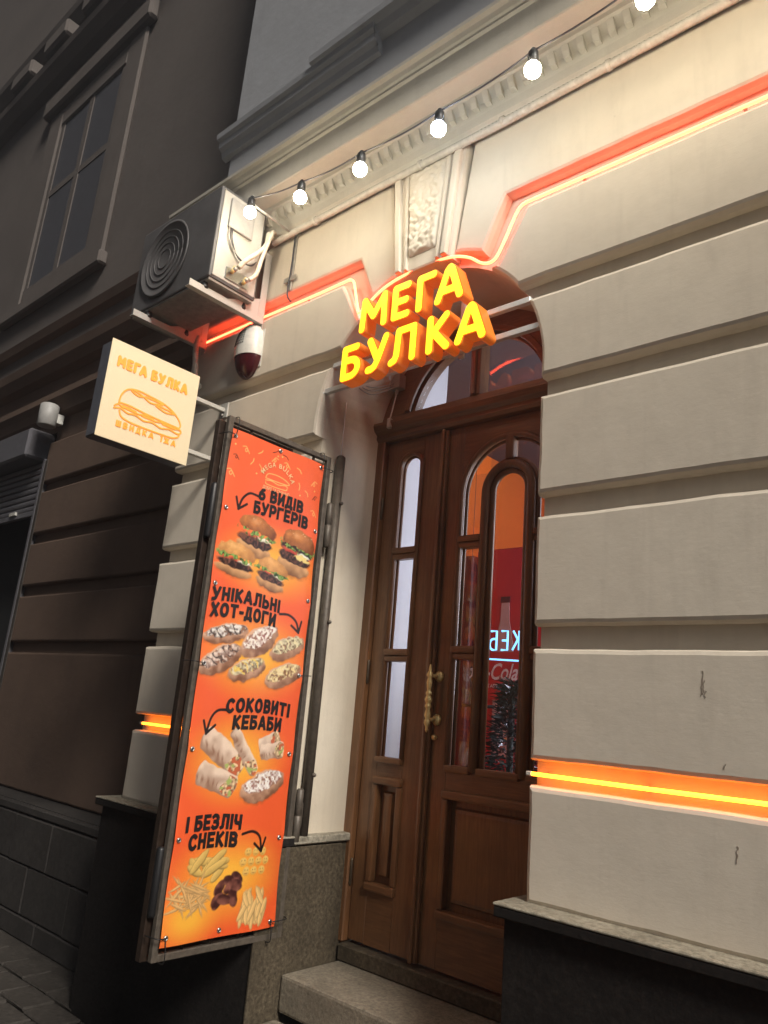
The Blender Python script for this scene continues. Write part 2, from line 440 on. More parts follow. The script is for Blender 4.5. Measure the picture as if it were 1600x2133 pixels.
# reveal lining: an arched sleeve
bm = bmesh.new(); prev = None
inner = opening(RA, RA, GZ)
for (y, rr) in ((.056, RA+.0036), (.076, RA), (.50, RA-.012), (.62, RA-.012)):
    vs = [bm.verts.new((x, y, z)) for x, z in [(XC+rr, -1.2)]+arc(XC, ZC, rr, 0, 180, 40)+[(XC-rr, -1.2)]]
    if prev:
        for i in range(len(vs)-1): bm.faces.new((prev[i], prev[i+1], vs[i+1], vs[i]))
    prev = vs
o = bmobj('reveal', bm, 'plaster_smooth', B)
# keystone: a tapered block with raised side fillets and a rough carved panel
def trap(x0, x1, z0, x2, x3, z1): return [(x0, z0), (x1, z0), (x3, z1), (x2, z1)]
key = prism('keystone', trap(XC-.165, XC+.165, 1.985, XC-.225, XC+.225, 2.58), -.02, .08, 'plaster', B, .014, .02, .003)
for s in (-1, 1):
    for a, w, yy in ((.118, .028, -.042), (.082, .018, -.034)):
        t, b_ = a*1.42, a
        pl = [(XC+s*(b_), 2.0), (XC+s*(b_+w), 2.0), (XC+s*(t+w*1.3), 2.57), (XC+s*t, 2.57)]
        prism('fillet', pl, yy, -.018, 'plaster', key, .006, .006)
bm = bmesh.new(); nx, nz = 44, 84; gv = []
for j in range(nz+1):
    tz = j/nz; z = 2.065+tz*.47; hw = .078+.040*tz
    for i in range(nx+1):
        x = XC+(i/nx*2-1)*hw; e = min(i, nx-i, j, nz-j)
        n1 = mnoise.noise((x*26, z*26, 3.3)); n2 = mnoise.noise((x*55, z*55, 9.1))
        d = (.016*abs(n1)+.006*n2+.012)*min(1, e/3); gv.append(bm.verts.new((x, -.022-max(d, 0), z)))
for j in range(nz):
    for i in range(nx): bm.faces.new((gv[j*(nx+1)+i], gv[j*(nx+1)+i+1], gv[(j+1)*(nx+1)+i+1], gv[(j+1)*(nx+1)+i]))
o = bmobj('carved_panel', bm, 'plaster', key, True)
# cornice
CX0 = BAY-.10
prof = [(.06, 2.572), (-.012, 2.572), (-.016, 2.60), (-.03, 2.615), (-.04, 2.65), (-.058, 2.69), (-.088, 2.722), (-.10, 2.728), (-.10, 2.752),
        (-.196, 2.752), (-.200, 2.745), (-.206, 2.752), (-.206, 2.888), (-.222, 2.892), (-.222, 2.905), (-.232, 2.912), (-.242, 2.93), (-.262, 2.937), (-.264, 2.955), (.06, 3.03)]
cor = extr_x('cornice', prof, CX0, XR, 'cornice', B, 24)
dm = None
for k in range(62):
    x = BAY+.03+k*.0655
    if x > .2: break
    bm = bmesh.new()
    pr = [(-.05, 2.664), (-.075, 2.668), (-.088, 2.69), (-.096, 2.716), (-.084, 2.722), (-.05, 2.69)]
    a = [bm.verts.new((x, y, z)) for y, z in pr]; b2 = [bm.verts.new((x+.026, y+.004, z)) for y, z in pr]
    bm.faces.new(a); bm.faces.new(b2[::-1])
    for i in range(len(pr)): bm.faces.new((a[i], a[(i+1) % len(pr)], b2[(i+1) % len(pr)], b2[i]))
    bmobj('dentil', bm, 'cornice', cor)
# upper storey with its moulding
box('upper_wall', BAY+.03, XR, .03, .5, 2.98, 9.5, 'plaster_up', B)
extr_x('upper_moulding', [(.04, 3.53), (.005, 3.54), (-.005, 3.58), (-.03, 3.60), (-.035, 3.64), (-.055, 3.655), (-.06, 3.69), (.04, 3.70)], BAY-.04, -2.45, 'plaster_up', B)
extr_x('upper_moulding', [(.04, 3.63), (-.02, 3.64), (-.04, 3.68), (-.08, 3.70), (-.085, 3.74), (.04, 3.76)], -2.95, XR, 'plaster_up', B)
box('side_return', BAY+.03, BAY+.07, .06, REC+.3, GZ, 3.0, 'plaster_side', B)
# plinth: dark stone faces, a pale ledge, polished granite in the doorway
for (xa, xb, s) in ((XJ-.035, XR, 1), (BAY-.06, XL+.035, -1)):
    p = box('plinth', xa, xb, -.06, .10, GZ, -.575, 'granite_dark', B, .004)
    lx0, lx1 = (xa-.018, xb) if s > 0 else (xa-.02, xb+.018)
    box('ledge_shade_edge', lx0+.002, lx1-.002, -.098, .10, -.574, -.5425, 'granite_dark', p, .004); box('ledge', lx0, lx1, -.10, .10, -.542, -.533, 'ledge', p, .003)  # ledge front coloured dark in place of shade; only the top stays pale
box('doorway_plinth', XL-.08, XL+.035, .101, .47, GZ, -.571, 'granite', B, .004)
box('doorway_ledge', XL-.06, XL+.055, .101, .475, -.569, -.535, 'ledge', B, .005)
box('doorway_facing', XL+.0355, XL+.046, -.064, .40, GZ, -.578, 'granite', B, .002)
box('doorway_plinth', XJ-.035, XJ+.08, .101, .47, GZ, -.571, 'granite', B, .004)
# steps
st = thing('entrance_steps', 'worn grey stone steps leading up to the wooden door', 'steps')
box('step', XL+.05, XJ-.04, .10, .46, -1.20, -1.062, 'step', st, .012, 2)
box('threshold', XL+.05, XJ-.04, .425, .60, -1.0605, -.992, 'granite', st, .006)
box('step', XL+.05, XJ+.1, -.25, .095, -1.38, -1.222, 'step', st, .012, 2)
box('step', XL-.35, XJ+.2, -.60, -.255, GZ-.02, -1.385, 'step', st, .012, 2)
box('step_core', XL+.05, XJ-.04, .12, .45, -1.5, -1.21, 'granite_dark', st)

# knocks and chips in the paint
for (cx, cz, hh, sd) in ((-.795, .165, .075, 1), (-.791, .155, .040, 11), (-.787, .135, .022, 12), (-.715, -.285, .045, 3), (-.74, -.06, .014, 4)):
    r_ = random.Random(sd); L_ = [(cx+r_.uniform(-.003, .003)+.12*(k/8-.5)*hh, cz+hh*(k/8-.5)) for k in range(9)]
    pl = [(x-r_.uniform(.0004, .0018), z) for x, z in L_]+[(x+r_.uniform(.0004, .0026), z) for x, z in L_[::-1]]
    prism('paint_chip', pl, -.0012, .0005, 'chip', B)
# ------------------------------------------------------------------ door
DY = .47
fr = [(XC+RA, -1.0)]+arc(XC, ZC, RA+.0, 0, 180, 30)+[(XC-RA, -1.0)]
DLx, DMx, DRx = -2.548, -2.150, -1.420
for a, b_ in ((XL+.004, DLx-.004), (DRx+.004, XJ-.004)): box('door_frame', a, b_, DY-.03, DY+.09, -.99, 1.40, 'wood', B, .006)
bar = extr_x('transom_bar', [(DY+.09, 1.395), (DY-.03, 1.395), (DY-.045, 1.41), (DY-.045, 1.43), (DY-.07, 1.445), (DY-.085, 1.468), (DY-.085, 1.482), (DY-.03, 1.505), (DY-.03, 1.53), (DY+.09, 1.53)], XL+.003, XJ-.003, 'wood_h', B)
# fanlight
TR, TZ = .395, 1.452
def ring(r0, c0, r1, c1, zb, y0, y1, name, mat, par, ch=0):
    def ends(r, c):
        a = math.degrees(math.asin(max(-1, min(1, (zb-c)/r)))); return a
    a0, a1 = ends(r0, c0), ends(r1, c1)
    return prism(name, arc(XC, c0, r0, a0, 180-a0, 30)+arc(XC, c1, r1, 180-a1, a1, 30), y0, y1, mat, par, ch)
fan = ring(RA-.002, ZC, TR+.03, TZ, 1.532, DY-.03, DY+.07, 'fanlight_frame', 'wood_h', B)
ring(TR+.045, TZ, TR+.012, TZ, 1.534, DY-.045, DY-.0305, 'bead', 'wood_h', fan, .006)
ring(TR+.029, TZ, TR, TZ, 1.534, DY-.012, DY+.03, 'inner_bead', 'wood_h', fan)
box('mullion', XC-.03, XC+.03, DY-.034, DY+.05, 1.531, TZ+TR+.02, 'wood', fan, .006)
box('mullion_bead', XC-.012, XC+.012, DY-.048, DY-.0345, 1.531, TZ+TR+.01, 'wood', fan, .005)
for s in (-1, 1):
    a0 = math.degrees(math.asin((1.545-TZ)/TR)); pts = [(XC+s*.03, 1.545)]+[(XC+s*TR*math.cos(math.radians(a)), TZ+TR*math.sin(math.radians(a))) for a in np.linspace(a0, 88, 14)]
    pts += [(XC+s*.03, TZ+TR*.997)]
    prism('pane', pts, DY+.012, DY+.016, 'glass', fan)

def leaf(name, x0, x1, label):
    o = bpy.data.objects.new(name, None); link(o, B); o['label'] = label; return o
ZB, ZT = -.978, 1.392
Y0, Y1 = DY, DY+.05
def framed_panel(par, x0, x1, z0, z1):
    box('panel_back', x0, x1, DY+.028, DY+.04, z0, z1, 'wood', par)
    # moulded frame of four mitred sticks and a raised field
    for (a, b_, c, d, m_) in ((x0-.012, x1+.012, z1-.022, z1+.014, 'wood_h'), (x0-.012, x1+.012, z0-.014, z0+.022, 'wood_h')):
        box('panel_rail', a, b_, DY-.020, DY+.0275, c, d, m_, par, .009, 2)
    for (a, b_) in ((x0-.012, x0+.02), (x1-.02, x1+.012)):
        box('panel_stile', a, b_, DY-.012, DY+.0275, z0+.0225, z1-.0225, 'wood', par, .008, 2)
    prism('panel_field', [(x0+.045, z0+.05), (x1-.045, z0+.05), (x1-.045, z1-.05), (x0+.045, z1-.05)], DY+.004, DY+.0278, 'wood', par, .022, .018)
# narrow leaf
L1 = leaf('door_leaf', DLx, DMx, 'narrow left leaf of the wooden door with slim arched glass')
gx0, gx1, gz0, gzs = -2.452, -2.300, -.19, 1.236; gc = (gx0+gx1)/2; gr = (gx1-gx0)/2
box('stile', DLx, gx0, Y0, Y1, ZB, ZT, 'wood', L1, .003); box('stile', gx1, DMx-.002, Y0, Y1, ZB, ZT, 'wood', L1, .003)
prism('top_rail', [(gx1, gzs), (gx1, ZT), (gx0, ZT), (gx0, gzs)]+arc(gc, gzs, gr, 180, 0, 16)[1:-1], Y0+.001, Y1, 'wood_h', L1)
box('lock_rail', gx0, gx1, Y0+.001, Y1, -.285, gz0, 'wood_h', L1); box('bottom_rail', gx0, gx1, Y0+.001, Y1, ZB, -.745, 'wood_h', L1)
framed_panel(L1, gx0, gx1, -.745, -.285)
# arched bead round the glass
def bead_path(name, pts, w, par, mat='wood', y=None, pr=.016):
    r = w/2; P = [(x, (DY-.004) if y is None else y, z) for x, z in pts]
    return tube(name, P, r, mat, par, 8)
bead_path('glass_bead', [(gx0+.004, gz0)]+[(x, z) for x, z in arc(gc, gzs, gr-.004, 180, 0, 16)]+[(gx1-.004, gz0)], .024, L1)
bead_path('glass_bead', [(gx0+.018, gz0)]+[(x, z) for x, z in arc(gc, gzs, gr-.018, 180, 0, 16)]+[(gx1-.018, gz0)], .016, L1, y=DY+.016)
for z in (.79, .29):
    box('glazing_bar', gx0-.002, gx1+.002, DY-.022, DY+.03, z-.010, z+.022, 'wood_h', L1, .009, 2)
    box('glazing_bar', gx0-.002, gx1+.002, DY-.015, DY+.03, z-.038, z-.0105, 'wood_h', L1, .008, 2)
box('glass_sill', gx0-.004, gx1+.004, DY-.022, DY+.03, gz0-.022, gz0+.006, 'wood_h', L1, .008, 2)
for za, zb_ in ((gz0, .25), (.252, .752), (.754, 1.32)): box('pane', gx0+.002, gx1-.002, DY+.026, DY+.03, za, zb_, 'glass', L1)
for z in (1.03, .20, -.70): 
    lathe('hinge', [(.001, -.06), (.006, -.055), (.008, -.05), (.008, .05), (.006, .055), (.001, .06)], 'hinge', L1, 10, (DLx-.002, DY-.012, z))
# wide leaf
L2 = leaf('door_leaf', DMx, DRx, 'wide right leaf of the wooden door with arched glazing and brass handle')
wx0, wx1, wz0, wzs = -2.052, -1.528, -.19, 1.040; wc = (wx0+wx1)/2; wr = (wx1-wx0)/2
box('stile', DMx+.002, wx0, Y0, Y1, ZB, ZT, 'wood', L2, .003); box('stile', wx1, DRx, Y0, Y1, ZB, ZT, 'wood', L2, .003)
prism('top_rail', [(wx1, wzs), (wx1, ZT), (wx0, ZT), (wx0, wzs)]+arc(wc, wzs, wr, 180, 0, 28)[1:-1], Y0+.001, Y1, 'wood_h', L2)
box('lock_rail', wx0, wx1, Y0+.001, Y1, -.30, wz0, 'wood_h', L2); box('bottom_rail', wx0, wx1, Y0+.001, Y1, ZB, -.775, 'wood_h', L2)
framed_panel(L2, wx0+.004, wx1-.004, -.775, -.30)
box('astragal', DMx-.034, DMx+.012, DY-.022, DY-.0005, ZB, ZT-.004, 'wood', L2, .009, 2)
box('astragal_bead', DMx-.020, DMx-.002, DY-.036, DY-.0225, ZB, ZT-.004, 'wood', L2, .006, 2)
bead_path('glass_bead', [(wx0+.004, wz0)]+arc(wc, wzs, wr-.004, 180, 0, 28)+[(wx1-.004, wz0)], .028, L2)
bead_path('glass_bead', [(wx0+.022, wz0)]+arc(wc, wzs, wr-.022, 180, 0, 28)+[(wx1-.022, wz0)], .018, L2, y=DY+.016)
ir, izs = .125, 1.035; ic = wc+.004
for w, rr, yy in ((.044, ir-.005, DY-.006), (.030, ir-.034, DY+.008), (.026, ir+.020, DY+.012)):
    bead_path('inner_arch', [(ic-rr, wz0-.01)]+arc(ic, izs, rr, 180, 0, 22)+[(ic+rr, wz0-.01)], w, L2, y=yy)
box('glazing_post', ic-.022, ic+.022, DY-.016, DY+.03, izs+ir+.018, wzs+wr-.004, 'wood', L2, .008, 2)
for z in (.815, .305):
    for a, b_ in ((wx0-.002, ic-ir-.012), (ic+ir+.012, wx1+.002)):
        box('glazing_bar', a, b_, DY-.022, DY+.03, z-.010, z+.022, 'wood_h', L2, .009, 2)
        box('glazing_bar', a, b_, DY-.015, DY+.03, z-.038, z-.0105, 'wood_h', L2, .008, 2)
for a, b_ in ((wx0-.004, ic-ir-.01), (ic-ir+.02, ic+ir-.02), (ic+ir+.01, wx1+.004)): box('glass_sill', a, b_, DY-.02, DY+.03, wz0-.022, wz0+.008, 'wood_h', L2, .008, 2)
for za, zb_ in ((wz0, .267), (.269, .777), (.779, 1.30)):
    for a, b_ in ((wx0, ic-ir), (ic+ir, wx1)):
        pl = [(a, za), (b_, za), (b_, zb_), (a, zb_)]
        box('pane', a+.002, b_-.002, DY+.026, DY+.03, za, zb_ if zb_ < 1 else wzs+.10, 'glass', L2)
box('pane', ic-ir+.002, ic+ir-.002, DY+.026, DY+.03, wz0, wzs+.22, 'glass', L2)
# brass pull handle
hx, hy = -2.134, DY-.050
HP = [(.002, .245), (.004, .238), (.007, .222), (.006, .216), (.012, .205), (.014, .195), (.008, .186), (.009, .180), (.012, .165), (.009, .135), (.008, .128), (.012, .122), (.013, .114), (.009, .108), (.012, .100), (.015, .090), (.012, .080),
      (.009, .072), (.012, .066), (.013, .058), (.008, .050), (.012, .03), (.013, .02), (.008, .008), (.012, -.002), (.013, -.012), (.007, -.026), (.005, -.034), (.007, -.04), (.001, -.052)]
lathe('handle', [(r_*1.12, h_) for r_, h_ in HP], 'brass', L2, 16, (hx, hy, -.005))
for z in (.190, .000):
    tube('handle_arm', curve_pts([(hx, hy, z), (hx+.010, hy+.02, z), (hx+.016, DY-.004, z)]), .0085, 'brass', L2, 10)
    lathe('handle_rose', [(.004, -.018), (.016, -.013), (.023, -.006), (.025, 0)], 'brass', L2, 14, (hx+.016, DY-.001, z), 'y')
lathe('lock_cylinder', [(.005, -.016), (.011, -.014), (.012, 0)], 'brass', L2, 12, (hx+.012, DY-.001, -.075), 'y')

# ------------------------------------------------------------------ shop interior behind the glass
rm = thing('shop_room', 'shop interior with white reveal and orange wall behind the door glass', 'room')
tag(rm, kind='structure')
RX0, RX1, RY0, RY1, RZ0, RZ1 = -3.4, -.7, .72, 3.3, -.99, 2.16
box('floor', RX0, RX1, .60, RY1, RZ0-.05, RZ0, 'floor', rm); box('ceiling', RX0, RX1, RY0, RY1, RZ1, RZ1+.05, 'ceil', rm)
box('orange_wall', RX0-.05, RX0, RY0, RY1, RZ0, RZ1, 'orange_wall', rm); box('back_wall', RX0, RX1, RY1, RY1+.05, RZ0, RZ1, 'orange_wall', rm)
box('right_wall', RX1, RX1+.05, RY0, RY1, RZ0, RZ1, 'white_wall', rm)
inw = [(XR, -1.0), (XR, 2.6), (BAY+.1, 2.6), (BAY+.1, -1.0), (-2.64, -1.0)]+arc(XC, 1.42, .655, 180, 0, 24)+[(-1.33, -1.0)]
prism('inner_reveal', inw, .63, .719, 'white_wall', rm)
box('partition', -2.70, -2.63, .7205, 1.04, RZ0, RZ1, 'white_wall', rm)
lp = thing('shop_fill_light', 'added unseen white lightbox on the shop side wall', 'fill_light')  # made-up glowing panel out of view, added to light reveal and walls
box('fill_light_frame', RX1-.06, RX1-.001, .95, 2.70, .15, 1.75, 'black', lp); box('fill_light_face', RX1-.067, RX1-.0605, .98, 2.67, .18, 1.72, 'fill_panel', lp)
cf = thing('drinks_cabinet', 'tall red drinks cabinet with bottle picture inside the shop', 'cabinet')
box('cabinet_body', -3.02, -2.3, 2.0, 2.6, RZ0, 1.18, 'cola_red', cf, .01); box('cabinet_edge', -3.10, -3.021, 1.96, 2.6, RZ0, 1.14, 'cola_dark', cf, .01)
def flat_text(name, txt, size, mapf, mat, par, **k):
    V, F = text_geo(txt, size, **k); return mesh(name, [mapf(*v) for v in V], F, mat, par)
prism('bottle_picture', [(-2.83, -.2), (-2.70, -.2), (-2.69, .5), (-2.73, .68), (-2.735, .80), (-2.795, .80), (-2.80, .68), (-2.84, .5)], 1.994, 1.9985, 'bottle_glass', cf)
box('bottle_cap', -2.80, -2.73, 1.99, 1.9985, .80, .84, 'cola_dark', cf)
box('bottle_label', -2.99, -2.33, 1.988, 1.9935, .16, .47, 'cola_red', cf)
flat_text('lettering', 'Coca-Cola', .15, lambda a, b_: (-2.895+a*.75, 1.986, .29+b_), 'cola_white', cf, shear=.35, bold=.002)
flat_text('lettering', 'TASTE THE FEELING', .035, lambda a, b_: (-2.72+a, 1.986, .235+b_), 'cola_white', cf)
# mirrored kebab neon hung against the glass from inside
ns = thing('window_neon', 'blue neon lettering hung inside the door glass, seen in mirror image', 'neon sign')
LET = {
 'М': ([[(0, 0), (.03, 1), (.36, .36), (.69, 1), (.72, 0)]], .72), 'Е': ([[(.48, 1), (0, 1), (0, 0), (.48, 0)], [(0, .5), (.42, .5)]], .48),
 'Г': ([[(0, 0), (0, 1), (.5, 1)]], .5), 'А': ([[(0, 0), (.28, .93), (.34, 1), (.40, .93), (.68, 0)], [(.11, .27), (.57, .27)]], .68),
 'Б': ([[(.46, 1), (0, 1), (0, 0), (.26, 0)]+arc(.26, .29, .29, -90, 90, 10)+[(0, .58)]], .55),
 'У': ([[(0, 1), (.30, .36)], [(.60, 1), (.34, .26), (.24, .07), (.12, 0), (0, 0)]], .60),
 'Л': ([[(0, .0), (.10, .05), (.15, .2), (.18, 1), (.64, 1), (.64, 0)]], .64), 'К': ([[(0, 0), (0, 1)], [(.48, 1), (.04, .46)], [(.12, .54), (.52, 0)]], .52)}
LET.update({
 '6': ([[(.46, .95), (.25, .86), (.06, .6), (0, .3)]+arc(.27, .29, .27, 180, 540, 18)], .54), 'В': ([[(0, 0), (0, 1), (.26, 1)]+arc(.26, .76, .24, 90, -90, 8)+[(0, .52), (.28, .52)]+arc(.28, .26, .26, 90, -90, 8)+[(0, 0)]], .54),
 'И': ([[(0, 1), (0, 0), (.54, 1), (.54, 0)]], .54), 'Д': ([[(-.04, -.10), (-.04, .04), (.62, .04), (.62, -.10)], [(.08, .04), (.16, 1), (.50, 1), (.50, .04)]], .58),
 'І': ([[(0, 0), (0, 1)]], .0), 'Р': ([[(0, 0), (0, 1), (.26, 1)]+arc(.26, .70, .30, 90, -90, 9)+[(0, .40)]], .54), 'Н': ([[(0, 0), (0, 1)], [(.52, 0), (.52, 1)], [(0, .5), (.52, .5)]], .52),
 'Ь': ([[(0, 1), (0, 0), (.26, 0)]+arc(.26, .29, .29, -90, 90, 9)+[(0, .58)]], .54), 'Х': ([[(0, 0), (.54, 1)], [(0, 1), (.54, 0)]], .54),
 'О': ([[(x*.62+.33, z) for x, z in arc(0, .5, .5, 0, 360, 24)]], .66), 'Т': ([[(0, 1), (.56, 1)], [(.28, 1), (.28, 0)]], .56), '-': ([[(0, .45), (.22, .45)]], .22),
 'С': ([[(x*.62+.33, z) for x, z in arc(0, .5, .5, 48, 312, 20)]], .56), 'З': ([[(0, .92), (.12, 1)]+arc(.24, .76, .24, 90, -90, 8)+[(.16, .52), (.26, .52)]+arc(.26, .26, .26, 90, -90, 8)+[(.12, 0), (0, .08)]], .52),
 'Ч': ([[(0, 1), (0, .62), (.08, .46), (.24, .42), (.52, .46)], [(.52, 1), (.52, 0)]], .52), 'Ш': ([[(0, 1), (0, 0), (.66, 0), (.66, 1)], [(.33, 0), (.33, 1)]], .66),
 'Ї': ([[(0, 0), (0, .74)], [(-.12, 1.06), (-.11, 1.06)], [(.11, 1.06), (.12, 1.06)]], .0), 'Ж': ([[(0, 0), (.34, .5), (0, 1)], [(.76, 0), (.42, .5), (.76, 1)], [(.38, 0), (.38, 1)], [(.3, .5), (.46, .5)]], .76)})
def word_strokes(word, h, r, gap, sp=.36):
    """strokes of a word, cap height h, starting at 0; returns strokes and width"""
    out = []; x = r; H = h-2*r
    for ch in word:
        if ch == ' ': x += h*sp; continue
        ss, w = LET[ch]; out.append([[(x+p[0]*H, r+p[1]*H) for p in s] for s in ss]); x += w*H+2*r+gap
    return out, x-gap-r
x = -1.862
for ch in 'КЕБ':
    ss, w = LET[ch]
    for s in ss: tube('neon_letter', [(x-p[0]*.068, .72, .340+p[1]*.088) for p in s], .0052, 'neon_blue', ns, 6)
    x -= w*.068+.028
tube('neon_line', [(-1.70, .72, .285), (-2.02, .72, .297)], .004, 'neon_blue', ns, 6); tube('neon_line', [(-2.05, .72, .33), (-2.20, .72, .352)], .004, 'neon_blue', ns, 6)
tube('neon_heart', curve_pts([(-1.66, .72, .37), (-1.685, .72, .40), (-1.68, .72, .425), (-1.66, .72, .41), (-1.64, .72, .425), (-1.635, .72, .40), (-1.66, .72, .37)], 4), .004, 'neon_blue', ns, 6)
for xx in (-1.7, -2.15): tube('hanging_wire', [(xx, .72, .29), (xx, .72, 2.0)], .0012, 'cable', ns, 5)
# small tinsel tree
tt = thing('tinsel_tree', 'small dark fir tree with silver tinsel standing inside the shop', 'plant', None, (-2.14, 1.12, RZ0))
tube('trunk', [(-2.14, 1.12, RZ0), (-2.14, 1.12, .20)], .018, 'needle', tt)
def spikes(name, n, mat, l, seed):
    r = random.Random(seed); V = []; F = []
    for k in range(n):
        h = r.random(); z = RZ0+.12+h*1.1; rad = .26*(1-h)+.03; a = r.uniform(0, 6.283); rr = rad*r.random()**.5
        p = Vector((-2.14+rr*math.cos(a), 1.12+rr*math.sin(a), z)); d = Vector((math.cos(a)*1.2+r.uniform(-.6, .6), math.sin(a)*1.2+r.uniform(-.6, .6), r.uniform(-.5, .6))).normalized()
        s = d.cross(Vector((r.uniform(-1, 1), r.uniform(-1, 1), r.uniform(-1, 1)))).normalized(); L = l*r.uniform(.6, 1.3)
        i = len(V); V += [p-s*.006, p+s*.006, p+d*L]; F.append((i, i+1, i+2))
    return mesh(name, V, F, mat, tt)
spikes('crown', 2600, 'needle', .07, 3); spikes('tinsel', 420, 'tinsel', .05, 5)
hk = thing('coat_stand', 'black metal coat stand inside the shop behind the door glass', 'stand', None, (-2.6, 1.5, RZ0))
tube('pole', [(-2.6, 1.5, RZ0), (-2.6, 1.5, .12)], .014, 'black', hk); tube('cross_arm', [(-2.72, 1.5, .10), (-2.50, 1.5, .10)], .01, 'black', hk)
tube('hook', curve_pts([(-2.56, 1.48, -.06), (-2.60, 1.46, -.10), (-2.60, 1.46, -.16), (-2.56, 1.47, -.18)], 5), .007, 'black', hk)
lathe('base', [(.15, 0), (.15, .02), (.02, .03)], 'black', hk, 20, (-2.6, 1.5, RZ0))

# ------------------------------------------------------------------ neon tubes
def neon(name, label, pts, mat, r, clips, capends=True):
    t = thing(name, label, 'neon tube', 'neon tubes in the wall joints')
    tube('glowing_tube', pts, r, mat, t, 8)
    for e in (pts[0], pts[-1]): box('end_cap', e[0]-.011, e[0]+.011, e[1]-r*1.15, e[1]+r*1.15, e[2]-r*1.15, e[2]+r*1.15, 'conduit', t, .003)
    for c in clips: box('clip', c[0]-.006, c[0]+.006, c[1]+r*.6, c[1]+r+.02, c[2]-r*1.3, c[2]+r*1.3, 'grey_plastic', t)
    return t
up = [(XR, 2.118), (-1.515, 2.118)]
path = [(XR, .006, 2.118), (-1.0, .006, 2.116), (-1.46, .006, 2.117)]
path += curve_pts([(-1.46, .006, 2.117), (-1.50, .004, 2.09), (-1.56, -.002, 1.955), (-1.60, -.008, 1.885), (-1.655, -.012, 1.888), (-1.73, -.012, 1.945), (-1.83, -.012, 1.985), (-1.98, -.012, 2.0), (-2.147, -.012, 1.985), (-2.25, -.012, 1.955), (-2.335, -.012, 1.905), (-2.378, -.010, 1.884), (-2.395, -.004, 1.91), (-2.425, .0, 2.0), (-2.455, .004, 2.09), (-2.49, .006, 2.116)], 6)[1:]
path += [(-2.7, .006, 2.113), (-3.2, .006, 2.118), (-3.73, .006, 2.116)]
neon('neon_tube', 'red orange neon tube stepping over the arch above the yellow letters', path, 'neon_red', .0068, [(-.6, .006, 2.117), (-1.2, .006, 2.117), (-2.8, .006, 2.114), (-3.4, .006, 2.117)])
neon('neon_tube', 'orange neon tube in the joint right of the door', [(-1.374, .02, -.146), (-1.0, .02, -.147), (-.4, .02, -.145), (XR, .02, -.147)], 'neon_orange', .0064, [(-1.32, .02, -.146), (-.98, .02, -.147), (-.6, .02, -.146)])
neon('neon_tube', 'short orange neon tube on the pier behind the banner', [(-3.78, .02, -.146), (-3.2, .02, -.147), (-2.68, .02, -.146)], 'neon_orange', .0064, [(-3.5, .02, -.146), (-3.0, .02, -.146)])

# ------------------------------------------------------------------ illuminated letters on rails
SG = thing('letter_sign', 'glowing yellow block letters on rails across the arched doorway', 'sign')
LY0, LY1, LH, LR = -.060, .010, .147, .0215
def letters(word, spots, z0):
    for ch, (xa, w) in zip(word, spots):
        ss, ww = LET[ch]; k = (w-2*LR)/ww
        st_ = [[(xa+LR+p[0]*k, z0+LR+p[1]*LH) for p in s] for s in ss]
        o = stroke_solid('letter', st_, LR, .0042, lambda a, b_: (a, LY0, b_), 'letter_side', SG, (0, LY1-LY0, 0))
        V, F = stroke_mesh(st_, LR-.0038, .0040); mesh('letter_face', [(a, LY0-.003, b_) for a, b_ in V], [f[::-1] for f in F], 'letter_face', o)
letters('МЕГА', [(-2.318, .180), (-2.118, .117), (-1.974, .118), (-1.868, .160)], 1.722)
letters('БУЛКА', [(-2.414, .134), (-2.252, .140), (-2.112, .164), (-1.898, .134), (-1.745, .163)], 1.495)
for z in (1.527, 1.655):
    x0 = XL+.02; x1 = (XJ-.02) if z < 1.6 else arcx(z, 1)+.012
    if z > 1.6: x0 = arcx(z, -1)-.012
    box('rail', x0, x1, .012, .036, z-.013, z+.013, 'rail', SG, .002)
for xx in (-2.2, -1.78): box('rail_post', xx-.012, xx+.012, .037, .052, 1.50, 1.80, 'rail', SG)
box('rail_foot', XL+.002, XL+.018, .005, .17, 1.514, 1.540, 'rail', SG, .002); box('rail_foot', XJ-.018, XJ-.002, .005, .12, 1.514, 1.540, 'rail', SG, .002)
tube('stay_rod', [(XL+.03, .16, 1.52), (XL+.03, .16, 1.10)], .003, 'rail', SG, 6)

# ------------------------------------------------------------------ projecting box sign
SX = -3.35
SB = thing('box_sign', 'square cream projecting sign with orange lettering and sandwich drawing', 'sign')
sy0, sy1, sz0, sz1 = -.745, -.225, 1.185, 1.70
box('sign_case', SX-.11, SX-.004, sy0+.004, sy1-.004, sz0+.004, sz1-.004, 'sign_side', SB, .008)
box('sign_panel', SX-.0038, SX, sy0, sy1, sz0, sz1, 'sign_face', SB, .001)
def onface(a, b_): return (SX+.0045, a, b_)
def row(word, y0, z0, h, r, gap, kx=1.0):
    y = y0
    for ch in word:
        if ch == ' ': y += h*.42; continue
        ss, w = LET[ch]; stroke_solid('raised_letter', [[(y+p[0]*h*kx, z0+p[1]*h) for p in s] for s in ss], r, .0026, onface, 'sign_letter', SB, (-.004, 0, 0)); y += w*h*kx+gap-(.008 if ch == 'Г' else 0)
row('МЕГА БУЛКА', -.694, 1.572, .044, .0074, .0195, .98)
L_, w_ = word_strokes('ШВИДКА ЇЖА', .033, .0036, .0085, .75)
for ss in L_: stroke_solid('raised_letter', [[(-.652+p[0]*.345/w_, 1.262+p[1]) for p in q] for q in ss], .0036, .0020, onface, 'sign_letter', SB, (-.004, 0, 0))
def sk(pts): return [(p.x, p.y) for p in curve_pts([(a, b_, 0) for a, b_ in pts], 6)]
